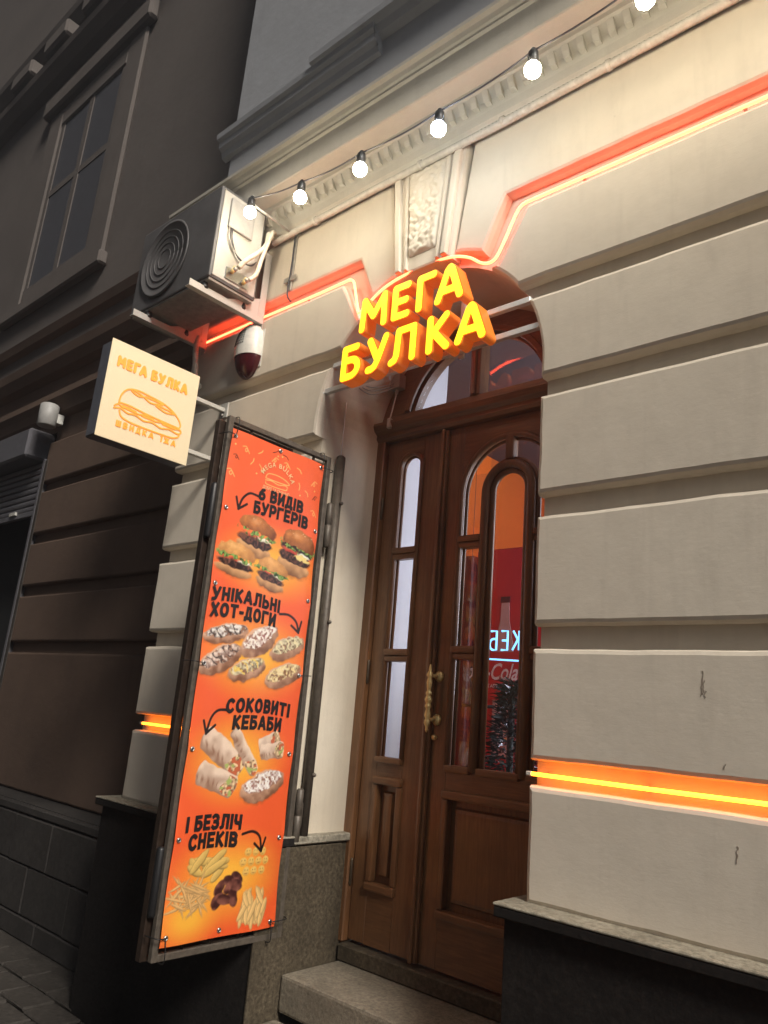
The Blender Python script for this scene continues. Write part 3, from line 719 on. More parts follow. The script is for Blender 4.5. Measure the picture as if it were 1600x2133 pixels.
dr = [sk([(-.655, 1.385), (-.648, 1.43), (-.62, 1.468), (-.565, 1.482), (-.50, 1.478), (-.42, 1.468), (-.36, 1.448), (-.315, 1.415), (-.298, 1.385), (-.305, 1.368)]),
      sk([(-.655, 1.385), (-.60, 1.388), (-.50, 1.378), (-.40, 1.372), (-.305, 1.368)]),
      sk([(-.60, 1.468), (-.565, 1.455), (-.535, 1.462), (-.59, 1.476)]), sk([(-.53, 1.462), (-.49, 1.445), (-.445, 1.452), (-.42, 1.462), (-.52, 1.466)]), sk([(-.455, 1.44), (-.40, 1.425), (-.37, 1.428), (-.345, 1.438), (-.445, 1.446)]),
      sk([(-.675, 1.362), (-.655, 1.376), (-.63, 1.366), (-.60, 1.376), (-.55, 1.362), (-.50, 1.370), (-.45, 1.358), (-.40, 1.366), (-.35, 1.356), (-.30, 1.362), (-.288, 1.348)]),
      sk([(-.675, 1.350), (-.64, 1.358), (-.60, 1.346), (-.56, 1.352), (-.51, 1.338), (-.46, 1.346), (-.41, 1.334), (-.36, 1.344), (-.31, 1.336), (-.288, 1.348)]),
      sk([(-.645, 1.345), (-.63, 1.318), (-.58, 1.305), (-.50, 1.302), (-.42, 1.302), (-.34, 1.305), (-.305, 1.318), (-.296, 1.336)])]
stroke_solid('sandwich_outline', dr, .0036, .0022, onface, 'sign_letter', SB, (-.004, 0, 0))
stroke_solid('sandwich_filling', [sk([(-.63, 1.372), (-.56, 1.366)]), sk([(-.52, 1.364), (-.46, 1.362)]), sk([(-.40, 1.362), (-.33, 1.358)])], .0075, .0026, lambda a, b_: (SX+.0035, a, b_), 'sign_letter', SB, (-.003, 0, 0))
for z in (1.59, 1.285):
    box('bracket_arm', SX-.065, SX-.035, sy1-.003, -.012, z-.012, z+.012, 'white_metal', SB, .002)
    box('bracket_plate', SX-.085, SX-.015, -.0115, -.001, z-.045, z+.045, 'white_metal', SB, .002)
    lathe('bolt', [(.006, -.012), (.008, -.008), (.008, 0)], 'galv', SB, 8, (SX-.05, -.0116, z-.03), 'y')

# ------------------------------------------------------------------ folded iron gate
GXp = -2.578
GT = thing('iron_gate', 'rusty brown iron gate leaf folded open beside the door', 'gate', None, (-2.58, .16, -.533))
def fr_leaf(x, ya, yb, za, zb, t, mat, suffix):
    box('gate_stile', x-t/2, x+t/2, ya, ya+t, za, zb, mat, GT, .003); box('gate_stile', x-t/2, x+t/2, yb-t, yb, za, zb, mat, GT, .003)
    box('gate_rail', x-t/2+.0005, x+t/2-.0005, ya+t, yb-t, zb-t, zb, mat, GT, .003); box('gate_rail', x-t/2+.0005, x+t/2-.0005, ya+t, yb-t, za, za+t, mat, GT, .003)
fr_leaf(GXp, -.535, .085, -.925, 1.195, .026, 'iron_grey', '')
fr_leaf(GXp-.050, -.552, -.125, -.93, 1.18, .034, 'iron', '')
tube('gate_post', [(-2.578, .158, -.533), (-2.578, .158, 1.215)], .023, 'iron_grey', GT, 14)
for z in (1.205,): lathe('post_cap', [(.023, 0), (.022, .012), (.012, .02), (.001, .022)], 'iron_grey', GT, 14, (-2.578, .158, z+.005))
for z in (.86, -.45): lathe('gate_hinge', [(.010, -.11), (.017, -.105), (.017, -.003), (.013, 0), (.017, .003), (.017, .105), (.010, .11)], 'iron_grey', GT, 12, (-2.572, .112, z))
for z in (.86, -.45): box('hinge_plate', -2.584, -2.568, .10, .135, z-.05, z+.05, 'iron_grey', GT)
for z in (.98, .40, -.28): lathe('bolt', [(.002, .018), (.008, .014), (.010, .006), (.010, 0)], 'iron_grey', GT, 8, (-2.555, .162, z), 'x')
# scroll bows behind the banner, peeping out above and below it
for zc, sg in ((1.10, 1), (-.86, -1)):
    tube('scroll', curve_pts([(GXp-.006, -.40, zc-.03*sg), (GXp-.006, -.30, zc+.025*sg), (GXp-.006, -.20, zc+.04*sg), (GXp-.006, -.10, zc+.02*sg), (GXp-.006, -.03, zc-.04*sg)], 6), .008, 'iron', GT, 8)
for yy in (-.40, -.27, -.14, -.02): tube('gate_bar', [(GXp-.004, yy, -.90), (GXp-.004, yy, 1.10 if yy in (-.27, -.14) else 1.17)], .007, 'iron', GT, 8)
lathe('gate_lock', [(.012, -.12), (.016, -.11), (.016, .11), (.012, .12)], 'black', GT, 12, (GXp-.02, -.54, .77))
lathe('gate_lock', [(.012, -.12), (.016, -.11), (.016, .11), (.012, .12)], 'black', GT, 12, (GXp-.02, -.54, -.66))

# ------------------------------------------------------------------ printed banner
BX = -2.548
by0, by1, bz0, bz1 = -.522, .026, -.872, 1.135
def wob(y, z):
    e = .0035*math.sin(y*19+z*3.1)+.003*mnoise.noise((y*7, z*3.4, .3))+.004*mnoise.noise((y*2.2, z*2.0, 4.0))
    return e
# corner pull: the lower-left corner sags a little
NU, NV = 236, 864
uu = np.linspace(by0, by1, NU); vv = np.linspace(bz0, bz1, NV)
U, Vv = np.meshgrid(uu, vv)                       # rows = z
def vnoise(sx, sz, seed):
    r = np.random.default_rng(seed); gx = int((by1-by0)*sx)+3; gz = int((bz1-bz0)*sz)+3; g = r.random((gz, gx))
    fx = (U-by0)*sx; fz = (Vv-bz0)*sz; ix = fx.astype(int); iz = fz.astype(int); tx = fx-ix; tz = fz-iz
    tx = tx*tx*(3-2*tx); tz = tz*tz*(3-2*tz)
    return (g[iz, ix]*(1-tx)+g[iz, ix+1]*tx)*(1-tz)+(g[iz+1, ix]*(1-tx)+g[iz+1, ix+1]*tx)*tz
n40, n120, n70, n200 = vnoise(40, 40, 1), vnoise(120, 120, 2), vnoise(70, 70, 3), vnoise(200, 200, 4)
n45 = vnoise(45, 45, 9); WARP = .011
IMG = np.empty((NV, NU, 3)); IMG[:] = (.80, .115, .035)
IMG[:] += (Vv[..., None]-.2)*np.array((.02, .012, .01))
def paint(mask, col):
    m = np.clip(mask, 0, 1)[..., None]; IMG[:] = IMG*(1-m)+np.array(col)*m if not isinstance(col, np.ndarray) else IMG*(1-m)+col*m
def glow(y, z, ry, rz, col=(.88, .46, .05), k=.9):
    d = np.hypot((U-y)/ry, (Vv-z)/rz); paint(k*np.clip(1.25-d, 0, 1)**1.3, col)
def ell(y, z, a, b, rot=0, soft=.004):
    c, s = math.cos(math.radians(rot)), math.sin(math.radians(rot)); du = U-y+(n40-.5)*WARP+(n120-.5)*WARP*.6; dv = Vv-z+(n45-.5)*WARP+(n70-.5)*WARP*.5
    p = (du*c+dv*s)/a; q = (-du*s+dv*c)/b; d = np.hypot(p, q); return np.clip((1-d)*min(a, b)/soft, 0, 1), p, q
def grad(c0, c1, t): t = np.clip(t, 0, 1)[..., None]; return np.array(c0)*(1-t)+np.array(c1)*t
for g in ((-.22, .60, .27, .15), (-.25, .20, .27, .17), (-.28, -.22, .24, .17), (-.25, -.66, .26, .16), (-.42, -.79, .14, .10)): glow(*g)
LETT = [(.03, .11, .02), (.10, .25, .04), (.22, .36, .10)]
def burger(y, z, w, h, rot, bun=((.17, .045, .014), (.60, .22, .06)), double=False, seed=0):
    c, s = math.cos(math.radians(rot)), math.sin(math.radians(rot))
    def at(p, q): return y+p*c-q*s, z+p*s+q*c
    m, p, q = ell(*at(0, -h*.30), w*.48, h*.20, rot, .014); paint(m*.6, (.28, .07, .02))
    m, p, q = ell(*at(0, -h*.25), w*.46, h*.19, rot); paint(m*(q < .5), grad((.14, .05, .02), (.66, .36, .16), q*.7+.75+(n40-.5)*.4))
    for off in ([-.07, .09] if double else [-.07]):
        m, p, q = ell(*at(0, h*off), w*.475, h*.14, rot); paint(m, grad((.020, .007, .005), (.19, .075, .045), n120*1.5-.45+q*.45+(n70-.5)*.5))
    m, p, q = ell(*at(-w*.16, h*.035), w*.27, h*.050, rot); paint(m, grad((.35, .02, .012), (.72, .13, .07), q*.5+.5))
    m, p, q = ell(*at(w*.20, h*.035), w*.22, h*.045, rot); paint(m, grad((.55, .50, .36), (.90, .88, .76), q*.5+.6))
    if double:
        m, p, q = ell(*at(w*.20, -h*.02), w*.26, h*.07, rot); paint(m*(n70 > .3), (.80, .62, .22))
    m, p, q = ell(*at(0, h*(.12 if not double else .17)), w*.54, h*.13, rot, .003)
    rag = np.clip(((n70*.75+n120*.55)-(.40+.28*np.abs(q)))*8, 0, 1); paint(m*rag, grad((.012, .05, .008), (.26, .42, .10), n120*1.7-.35+q*.25))
    m, p, q = ell(*at(0, h*.25), w*.475, h*.28, rot); k = m*(q > -.35)
    paint(k, grad(bun[0], bun[1], 1.05-np.hypot(p+.2, q-.5)*.85+(n40-.5)*.45+(n120-.5)*.2)); m, p, q = ell(*at(-w*.12, h*.38), w*.16, h*.07, rot, .02); paint(m*.35, (.92, .62, .34))
    paint(k*np.clip(n200*8-7.0, 0, 1)*(q > 0), (.88, .68, .40))
burger(-.325, .690, .225, .190, -8); burger(-.088, .668, .215, .225, -10, double=True); burger(-.415, .572, .215, .155, -8, ((.42, .17, .05), (.80, .42, .14))); burger(-.215, .548, .195, .150, -8, ((.42, .17, .05), (.78, .40, .13)))
def hotdog(y, z, L, h, rot, top, sauce, seed):
    L *= 1.06; h *= .84; top = (tuple(v*.45 for v in top[0]), tuple(v*.92 for v in top[1]))
    m, p, q = ell(y-.004, z-.007, L*.5, h*.5, rot, .012); paint(m*.55, (.25, .07, .02))
    m, p, q = ell(y, z, L*.5, h*.47, rot); paint(m, grad((.20, .085, .045), (.70, .42, .27), .62+q*.62-.25*p*p+(n40-.5)*.7)); paint(m*(q < -.3)*np.clip(n70*3-1.7, 0, 1)*.7, (.22, .10, .055))
    m2, p2, q2 = ell(y, z+h*.13, L*.45, h*.29, rot); c0, c1 = top
    rag = np.clip(((n70*.6+n120*.7)-(.34+.35*np.maximum(np.abs(q2)-.4, 0)))*9, 0, 1)
    paint(m2*.75, (.20, .085, .045)); paint(m2*rag, grad(c0, c1, n120*1.5-.2+q2*.3))
    ph = np.sin(p2*17+q2*3+seed+(n40-.5)*5); paint(m2*np.clip((ph-.55)*5, 0, 1)*(n120 > .25)*.85, sauce)
    paint(m2*np.clip(n200*6-5.0, 0, 1), (.86, .72, .48)); paint(m2*np.clip(1.0-n200*9, 0, 1), (.06, .03, .02))
hotdog(-.412, .270, .225, .105, 12, ((.16, .09, .07), (.88, .82, .76)), (.035, .012, .010), 0); hotdog(-.235, .262, .215, .15, 32, ((.70, .22, .18), (.88, .80, .70)), (.90, .84, .76), 2)
hotdog(-.075, .250, .20, .125, 22, ((.36, .26, .12), (.74, .64, .42)), (.80, .70, .42), 1); hotdog(-.425, .165, .22, .135, 28, ((.50, .30, .24), (.82, .66, .56)), (.04, .014, .010), 3)
hotdog(-.285, .137, .195, .115, 20, ((.42, .34, .20), (.76, .66, .42)), (.80, .56, .10), 4); hotdog(-.085, .130, .205, .125, 20, ((.50, .22, .08), (.88, .72, .40)), (.82, .64, .30), 5)
def wrap(y, z, L, h, rot, open_=.30):
    c, s = math.cos(math.radians(rot)), math.sin(math.radians(rot)); du = U-y+(n40-.5)*WARP*.7; dv = Vv-z+(n45-.5)*WARP*.7; p = (du*c+dv*s)/(L*.5); q = (-du*s+dv*c)/(h*.5)
    d = np.maximum(np.abs(q), np.abs(p)**3*1.0); d = np.maximum(d, np.hypot(np.clip(np.abs(p)-.75, 0, 9)/.25, q*.9)); m = np.clip((1-d)*h*.5/.004, 0, 1)
    paint(m, grad((.30, .17, .11), (.78, .60, .46), .55+q*.5+(n40-.5)*.6)); paint(m*np.clip((np.sin(p*24+q*4+(n40-.5)*4)-.2)*2, 0, 1)*np.clip(1-np.abs(q+.4)*2.2, 0, 1)*(p < .25)*.8, (.24, .11, .06))
    k = m*(p > 1-2*open_+.15*q)*(np.hypot((p-.65)/.5, q/.85) < 1); paint(k, grad((.20, .10, .05), (.80, .58, .34), n120*1.6-.3)); paint(k*(n70 > .68), (.50, .12, .05)); paint(k*(n70 < .25), (.35, .42, .12))
wrap(-.350, -.195, .25, .10, -33); wrap(-.245, -.19, .22, .058, -52); wrap(-.115, -.150, .125, .075, 22, .8); wrap(-.095, -.183, .14, .07, 6, .4); wrap(-.365, -.298, .205, .095, -20)
hotdog(-.125, -.322, .235, .155, 16, ((.60, .20, .14), (.88, .80, .74)), (.90, .86, .80), 6)
WARP = .003
def sticks(y, z, n, L, w, spread, rots, cols, seed):
    r = random.Random(seed)
    for k in range(n):
        a = r.uniform(*rots); yy = y+r.uniform(-spread, spread); zz = z+r.uniform(-spread*.6, spread*.6); l = L*r.uniform(.7, 1.2)
        m, p, q = ell(yy, zz, l*.5, w*.62, a, .003); paint(m, tuple(x*.42 for x in cols)); m, p, q = ell(yy, zz+w*.08, l*.5, w*.5, a, .003)
        paint(m, grad(tuple(x*.72 for x in cols), tuple(min(1, x*1.12) for x in cols), .5+q*.6))
sticks(-.355, -.612, 12, .115, .030, .060, (-50, 50), (.70, .46, .13), 2); sticks(-.425, -.712, 44, .12, .011, .064, (-70, 70), (.74, .44, .17), 5)
sticks(-.110, -.782, 30, .100, .022, .064, (60, 125), (.82, .52, .20), 8)
rr_ = random.Random(4)
for k in range(13):
    yy, zz = -.252+rr_.uniform(-.055, .055), -.700+rr_.uniform(-.05, .05)
    m, p, q = ell(yy, zz, .036, .022, rr_.uniform(0, 180)); paint(m, grad((.05, .014, .012), (.28, .10, .07), .3+q*.5+(n70-.5)*.8))
for k, (a, b_) in enumerate([(0, 0), (1, 0), (2, 0), (-.5, -1), (.5, -1), (1.5, -1), (2.5, -1), (0, -2), (1, -2), (2.1, -2)]):
    yy, zz = -.165+a*.039, -.575+b_*.036
    m, p, q = ell(yy, zz, .0195, .0185); paint(m, grad((.60, .33, .07), (.88, .58, .16), .6+q*.4-np.hypot(p, q)*.3))
    for e in (-.4, .4): m2, _, _ = ell(yy+e*.016, zz+.005, .003, .004, 0, .002); paint(m2, (.36, .16, .04))
    m3, p, q = ell(yy, zz-.002, .011, .009, 0, .002); paint(m3*(q < -.45), (.42, .20, .05))
# yellow confetti and arrows are strokes painted into the print
def stroke(pts, w, col):
    P = curve_pts([(a, b_, 0) for a, b_ in pts], 8)
    a0, a1 = min(p.x for p in P)-w*2, max(p.x for p in P)+w*2; b0, b1 = min(p.y for p in P)-w*2, max(p.y for p in P)+w*2
    ii = np.where((vv > b0) & (vv < b1))[0]; jj = np.where((uu > a0) & (uu < a1))[0]
    if len(ii) == 0 or len(jj) == 0: return
    sl = (slice(ii[0], ii[-1]+1), slice(jj[0], jj[-1]+1)); X = U[sl]; Z = Vv[sl]; D = np.full(X.shape, 9.)
    for p, q in zip(P[:-1], P[1:]):
        d = q-p; L = d.length_squared+1e-12; t = np.clip(((X-p.x)*d.x+(Z-p.y)*d.y)/L, 0, 1); D = np.minimum(D, np.hypot(X-p.x-t*d.x, Z-p.y-t*d.y))
    m = np.clip((w-D)/.002, 0, 1)[..., None]; IMG[sl] = IMG[sl]*(1-m)+np.array(col)*m
CF = (.90, .50, .16); DKC = (.03, .012, .01)
def curl(y, z, l, f=1, col=CF): stroke([(y-l*f, z+l*.5), (y-l*.2*f, z+l*.7), (y+l*.25*f, z+l*.1), (y-l*.05*f, z-l*.35), (y-l*.35*f, z+l*.05), (y+l*.1*f, z+l*.35), (y+l*.8*f, z-l*.5)], .0026, col)
def dash(y, z, l, a, col=CF): stroke([(y-l*math.cos(a), z-l*math.sin(a)), (y+.003, z+.002), (y+l*math.cos(a+.25), z+l*math.sin(a+.25))], .0028, col)
for y, z, l, f in ((-.44, 1.06, .022, 1), (-.275, 1.065, .020, -1), (-.20, 1.06, .020, 1), (-.50, .94, .024, 1), (-.03, 1.02, .022, -1), (-.01, .88, .022, 1)): curl(y, z, l, f)
for y, z, l, f in ((-.485, 1.015, .016, 1), (-.015, .955, .018, -1)): curl(y, z, l, f, DKC)
for y, z, l, a in ((-.36, 1.075, .016, .6), (-.40, 1.02, .017, 1.0), (-.35, 1.005, .018, 1.9), (-.13, 1.06, .017, 2.4), (-.12, .985, .017, 1.6), (-.07, .965, .016, 2.2)): dash(y, z, l, a)
for y, z, l, a in ((-.275, 1.105, .018, .4), (-.215, 1.10, .018, 2.6)): dash(y, z, l, a, DKC)
for y, z in ((-.50, 1.07), (-.37, .975), (-.11, .945), (-.02, .99), (-.235, 1.095), (-.26, 1.09)): stroke([(y, z), (y+.001, z)], .0045, CF)
INK = (.014, .008, .008)
def arrow(pts, w=.0065):
    stroke(pts, w, INK); a = Vector(pts[-1]); b = Vector(pts[-2]); d = (a-b).normalized()
    for s in (-1, 1):
        e = Matrix.Rotation(s*.62, 2) @ (-d); stroke([tuple(a), tuple(a+e*.028), tuple(a+e*.052)], w, INK)
arrow([(-.345, .878), (-.39, .878), (-.425, .845), (-.44, .795)]); arrow([(-.14, .392), (-.09, .395), (-.045, .37), (-.025, .325)])
arrow([(-.35, -.03), (-.40, -.034), (-.43, -.065), (-.445, -.125)]); arrow([(-.205, -.505), (-.155, -.497), (-.115, -.52), (-.098, -.575)])
# small logo roll
for pts in ([(-.315, .975), (-.30, .995), (-.25, 1.0), (-.20, .99), (-.185, .972), (-.315, .972)], [(-.315, .962), (-.28, .967), (-.24, .960), (-.20, .966), (-.185, .960)], [(-.312, .954), (-.30, .945), (-.20, .945), (-.188, .954)]): stroke(pts, .0028, CF)
IMG = np.clip(IMG, 0, 1)
verts = np.empty((NV*NU, 3)); 
disp = .0035*np.sin(U*19+Vv*3.1)
dl = np.array([[mnoise.noise((y*7, z*3.4, .3))*.003+mnoise.noise((y*2.2, z*2.0, 4.0))*.004 for y in uu[::4]] for z in vv[::6]])
gi = np.clip(np.linspace(0, dl.shape[0]-1.001, NV), 0, None); gj = np.linspace(0, dl.shape[1]-1.001, NU)
i0 = gi.astype(int)[:, None]; j0 = gj.astype(int)[None, :]; ti = (gi[:, None]-i0); tj = (gj[None, :]-j0)
disp = disp+(dl[i0, j0]*(1-tj)+dl[i0, j0+1]*tj)*(1-ti)+(dl[i0+1, j0]*(1-tj)+dl[i0+1, j0+1]*tj)*ti
ed = np.minimum(U-by0, by1-U); disp = disp-.007*np.abs(np.sin(math.pi*(Vv-1.11)/.325))*np.exp(-ed/.035)
verts[:, 0] = (BX+disp).ravel(); verts[:, 1] = U.ravel(); verts[:, 2] = Vv.ravel()
ids = np.arange(NV*NU).reshape(NV, NU)
fc = np.stack([ids[:-1, :-1], ids[:-1, 1:], ids[1:, 1:], ids[1:, :-1]], -1).reshape(-1, 4)
BN = thing('food_banner', 'tall orange food banner tied to the iron gate', 'banner', None, (BX, -.25, bz0))
me = bpy.data.meshes.new('banner_sheet'); me.vertices.add(NV*NU); me.vertices.foreach_set('co', verts.ravel())
me.loops.add(fc.size); me.loops.foreach_set('vertex_index', fc.ravel()); me.polygons.add(len(fc))
me.polygons.foreach_set('loop_start', np.arange(0, fc.size, 4)); me.polygons.foreach_set('loop_total', np.full(len(fc), 4)); me.update(calc_edges=True)
ca = me.color_attributes.new('print', 'FLOAT_COLOR', 'POINT'); rgba = np.ones((NV*NU, 4), 'f'); rgba[:, :3] = IMG.reshape(-1, 3); ca.data.foreach_set('color', rgba.ravel())
m, nt, b = new_mat('printed_vinyl'); at_ = N(nt, 'ShaderNodeVertexColor', layer_name='print'); nt.links.new(at_.outputs[0], b.inputs['Base Color']); b.inputs['Roughness'].default_value = .42; M['vinyl'] = m
finish('banner_sheet', me, 'vinyl', BN, True)
def btext(txt, yc, zb, width, size, arch=.0, mat='ink', bold=.0, sp=1.0, tilt=0.0, off=.0022):
    V, F = text_geo(txt, size, bold, 0, sp, 3); x0 = min(v[0] for v in V); x1 = max(v[0] for v in V); k = width/(x1-x0); c = (x0+x1)/2; out = []
    for a, b_ in V:
        p = (a-c)*k; z = zb+b_-arch*(p/(width*.5))**2+tilt*p; y = yc+p; out.append((BX+wob(y, z)+off, y, z))
    return mesh('lettering', out, [f for f in F], mat, BN)
def bword(txt, yc, zb, width, h=.058, arch=.006, r=.0068, gap=.0042):
    L, w = word_strokes(txt, h, r, gap); k = width/w; allV = []; allF = []
    for ss in L:
        V, F = stroke_mesh([[(p[0]*k, p[1]) for p in q] for q in ss], r, .0024, True); i = len(allV); allF += [tuple(q+i for q in f) for f in F]
        for a, b_ in V:
            p = a-width/2; y = yc+p; z = zb+b_-arch*(p/(width*.5))**2; allV.append((BX+wob(y, z)+.0022, y, z))
    return mesh('lettering', allV, allF, 'ink', BN)
bword('6 ВИДІВ', -.213, .868, .262); bword('БУРГЕРІВ', -.203, .803, .318)
bword('УНІКАЛЬНІ', -.327, .404, .366, arch=.010); bword('ХОТ-ДОГИ', -.333, .338, .345, arch=.008)
bword('СОКОВИТІ', -.195, -.032, .345, arch=.012); bword('КЕБАБИ', -.192, -.100, .265)
bword('І БЕЗЛІЧ', -.350, -.482, .265); bword('СНЕКІВ', -.345, -.547, .235)
V, F = text_geo('MEGA BULKA', .030, .0004, 0, 1.25)
out = []
for a, b_ in V:
    th = math.pi/2-a/.088; rr2 = .082+b_; y = -.25+rr2*math.cos(th)*1.05; z = .955+rr2*math.sin(th); out.append((BX+wob(y, z)+.0022, y, z))
mesh('lettering', out, F, 'cream_print', BN)
btext('ДОБРЕ ТА СМАЧНО', -.25, .922, .155, .019, 0, 'cream_print', .0002)
for k, (y, z) in enumerate([(-.506, 1.104), (-.25, 1.118), (.004, 1.115), (-.502, .787), (.008, .802), (-.501, .465), (.007, .474), (-.503, .142), (.004, .14), (-.503, -.184), (.003, -.194), (-.505, -.511), (-.002, -.53), (-.503, -.841), (-.259, -.848), (-.004, -.850)]):
    e = lathe('eyelet', [(.0045, -.001), (.0045, .004), (.0075, .0045), (.010, .002), (.010, -.001)], 'steel', BN, 12, (BX+wob(y, z)+.001, y, z), 'x')
    lathe('eyelet_hole', [(.0044, -.001), (.0044, .0032)], 'black', BN, 10, (BX+wob(y, z)+.001, y, z), 'x')
for y, z, e, f in ((-.506, 1.104, -.545, 1.19), (.004, 1.115, .08, 1.19), (-.503, .142, -.56, .15), (.004, .14, .075, .138), (-.503, -.841, -.545, -.925), (-.004, -.850, .08, -.925)):
    if abs(z) > .5:
        tube('cable_tie', curve_pts([(BX+.004, y, z), (BX+.014, y, (z+f)/2), (BX+.006, y+.002, f), (GXp-.02, y+.003, f)], 4), .0022, 'black', BN, 5)
    tube('cable_tie', curve_pts([(BX+.004, y, z), (BX+.014, (y+e)/2, z+.002), (BX+.006, e, z+.004), (GXp-.02, e-.01*(1 if e < 0 else -1), z+.004)], 4), .0022, 'black', BN, 5)

# ------------------------------------------------------------------ string of bulbs on its arm
AX = -2.948
AR = thing('lamp_arm', 'flat metal arm on the wall that carries the string of bulbs', 'bracket', None, (AX, 0, 2.4))
box('strap', AX-.012, AX+.012, -.012, -.001, 2.20, 2.56, 'galv', AR, .002)
for z in (2.555, 2.275): box('strap_plate', AX-.05, AX+.05, -.016, -.0125, z-.014, z+.014, 'galv', AR)
tube('arm', [(AX, -.005, 2.545), (AX, -.335, 2.562)], .0065, 'galv', AR, 8)
SL = thing('string_lights', 'string of glowing round bulbs hanging along the cornice', 'string lights')
YB = -.375
bulbs = [(-2.885, 2.452), (-2.487, 2.362), (-2.087, 2.327), (-1.647, 2.307), (-1.213, 2.336), (-.787, 2.363), (-.36, 2.39), (.07, 2.41), (.5, 2.42), (.95, 2.42)]
ctop = [(AX, -.335, 2.565)]+[(x, YB, z+.088+.0) for x, z in bulbs]+[(1.6, YB, 2.52)]
cab = []
for a, b_ in zip(ctop[:-1], ctop[1:]):
    for j in range(8):
        t = j/8; p = Vector(a)*(1-t)+Vector(b_)*t; p.z -= .016*4*t*(1-t)*(1 if a[0] > -2.9 else .3); cab.append(p)
cab.append(Vector(ctop[-1])); tube('cable', cab, .0036, 'cable', SL, 6)
for i, (x, z) in enumerate(bulbs):
    s = lathe('socket', [(.006, .098), (.010, .094), (.012, .082), (.019, .078), (.021, .05), (.019, .026), (.014, .024)], 'black', SL, 14, (x, YB, z))
    lathe('bulb', [(.013, .030), (.020, .025), (.029, .012), (.032, 0), (.029, -.0135), (.0205, -.024), (.010, -.0305), (.001, -.032)], 'bulb_cool' if i == 3 else 'bulb', s, 14, (x, YB, z))

# ------------------------------------------------------------------ air conditioner on brackets
AC = thing('air_conditioner', 'white outdoor air conditioner unit on brackets under the cornice', 'air conditioner', None, (-3.5, -.26, 2.13))
ax0, ax1, ay0, ay1, az0, az1 = -3.88, -3.10, -.425, -.118, 2.135, 2.69
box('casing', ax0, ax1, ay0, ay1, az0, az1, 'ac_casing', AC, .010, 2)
box('base_pan', ax0+.01, ax1-.01, ay0+.01, ay1-.01, az0-.012, az0-.0005, 'galv', AC)
box('side_panel', ax1+.0005, ax1+.004, ay0+.018, ay1-.012, az0+.015, az1-.02, 'white_metal', AC, .0015)
box('service_cover', ax1+.0042, ax1+.022, -.365, -.205, 2.46, 2.64, 'grey_plastic', AC, .008, 2)
box('valve_plate', ax1+.0042, ax1+.012, -.335, -.185, 2.165, 2.235, 'steel', AC, .003)
for yy, zz in ((-.30, 2.215), (-.22, 2.19)):
    tube('valve', [(ax1+.006, yy, zz), (ax1+.055, yy, zz+.005)], .013, 'galv', AC, 10)
    tube('valve_cap', [(ax1+.035, yy-.012, zz-.018), (ax1+.035, yy+.004, zz+.022)], .011, 'brass', AC, 8)
tube('insulated_pipe', curve_pts([(ax1+.05, -.285, 2.235), (ax1+.065, -.255, 2.29), (ax1+.06, -.19, 2.37), (ax1+.05, -.13, 2.46), (ax1+.035, -.11, 2.55), (ax1+.0, -.06, 2.56), (ax1-.1, -.03, 2.565)], 6), .014, 'insul', AC, 10)
tube('insulated_pipe', curve_pts([(ax1+.05, -.21, 2.20), (ax1+.06, -.175, 2.25), (ax1+.055, -.15, 2.36), (ax1+.07, -.135, 2.46), (ax1+.055, -.10, 2.56), (ax1+.0, -.045, 2.585), (ax1-.1, -.02, 2.59)], 6), .012, 'insul', AC, 10)
for k, d in enumerate((0, .012, .022)): tube('wire', curve_pts([(ax1+.015, -.355+d, 2.46), (ax1+.02, -.35+d, 2.39), (ax1+.022, -.30+d, 2.33-d), (ax1+.03, -.22+d, 2.30), (ax1+.04, -.17, 2.34)], 6), .0028, 'cable' if k else 'white_metal', AC, 6)
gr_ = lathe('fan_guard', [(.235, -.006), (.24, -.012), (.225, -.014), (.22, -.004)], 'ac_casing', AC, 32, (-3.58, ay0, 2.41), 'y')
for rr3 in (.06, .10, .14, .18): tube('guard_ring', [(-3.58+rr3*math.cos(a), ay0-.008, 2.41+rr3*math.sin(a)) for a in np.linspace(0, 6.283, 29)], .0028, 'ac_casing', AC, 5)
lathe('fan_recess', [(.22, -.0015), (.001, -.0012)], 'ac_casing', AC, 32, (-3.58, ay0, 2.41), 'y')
for yy, zz in ((-.41, 2.15), (-.13, 2.15), (-.41, 2.67), (-.24, 2.15)): lathe('screw', [(.006, .0), (.006, .0055), (.003, .007)], 'galv', AC, 8, (ax1, yy+.004, zz), 'x')
for xb in (-3.165, -3.71):
    BR = thing('bracket', 'steel L bracket under the air conditioner'+(' on the door side' if xb > -3.4 else ' away from the door'), 'bracket', 'air conditioner brackets', (xb, 0, 2.07))
    box('bracket_arm', xb-.018, xb+.018, -.50, -.012, 2.058, 2.062, 'white_metal', BR); box('bracket_web', xb+.014, xb+.018, -.50, -.012, 2.0625, 2.095, 'white_metal', BR)
    box('bracket_upright', xb-.018, xb+.018, -.0115, -.008, 2.03, 2.50, 'white_metal', BR); box('upright_web', xb+.014, xb+.018, -.05, -.0118, 2.096, 2.50, 'white_metal', BR)
    mesh('gusset', [(xb+.0165, -.05, 2.0955), (xb+.0165, -.26, 2.0955), (xb+.0165, -.05, 2.20), (xb+.0135, -.05, 2.0955), (xb+.0135, -.26, 2.0955), (xb+.0135, -.05, 2.20)], [(0, 1, 2), (5, 4, 3), (0, 3, 4, 1), (1, 4, 5, 2), (2, 5, 3, 0)], 'white_metal', BR)
    for yy in (-.40, -.15): lathe('rubber_foot', [(.02, 0), (.024, .01), (.018, .037)], 'black', BR, 12, (xb, yy, 2.0855))
DP = thing('drain_pipe', 'white corrugated drain hose hanging below the air conditioner', 'pipe', None, (-3.70, -.05, 1.8))
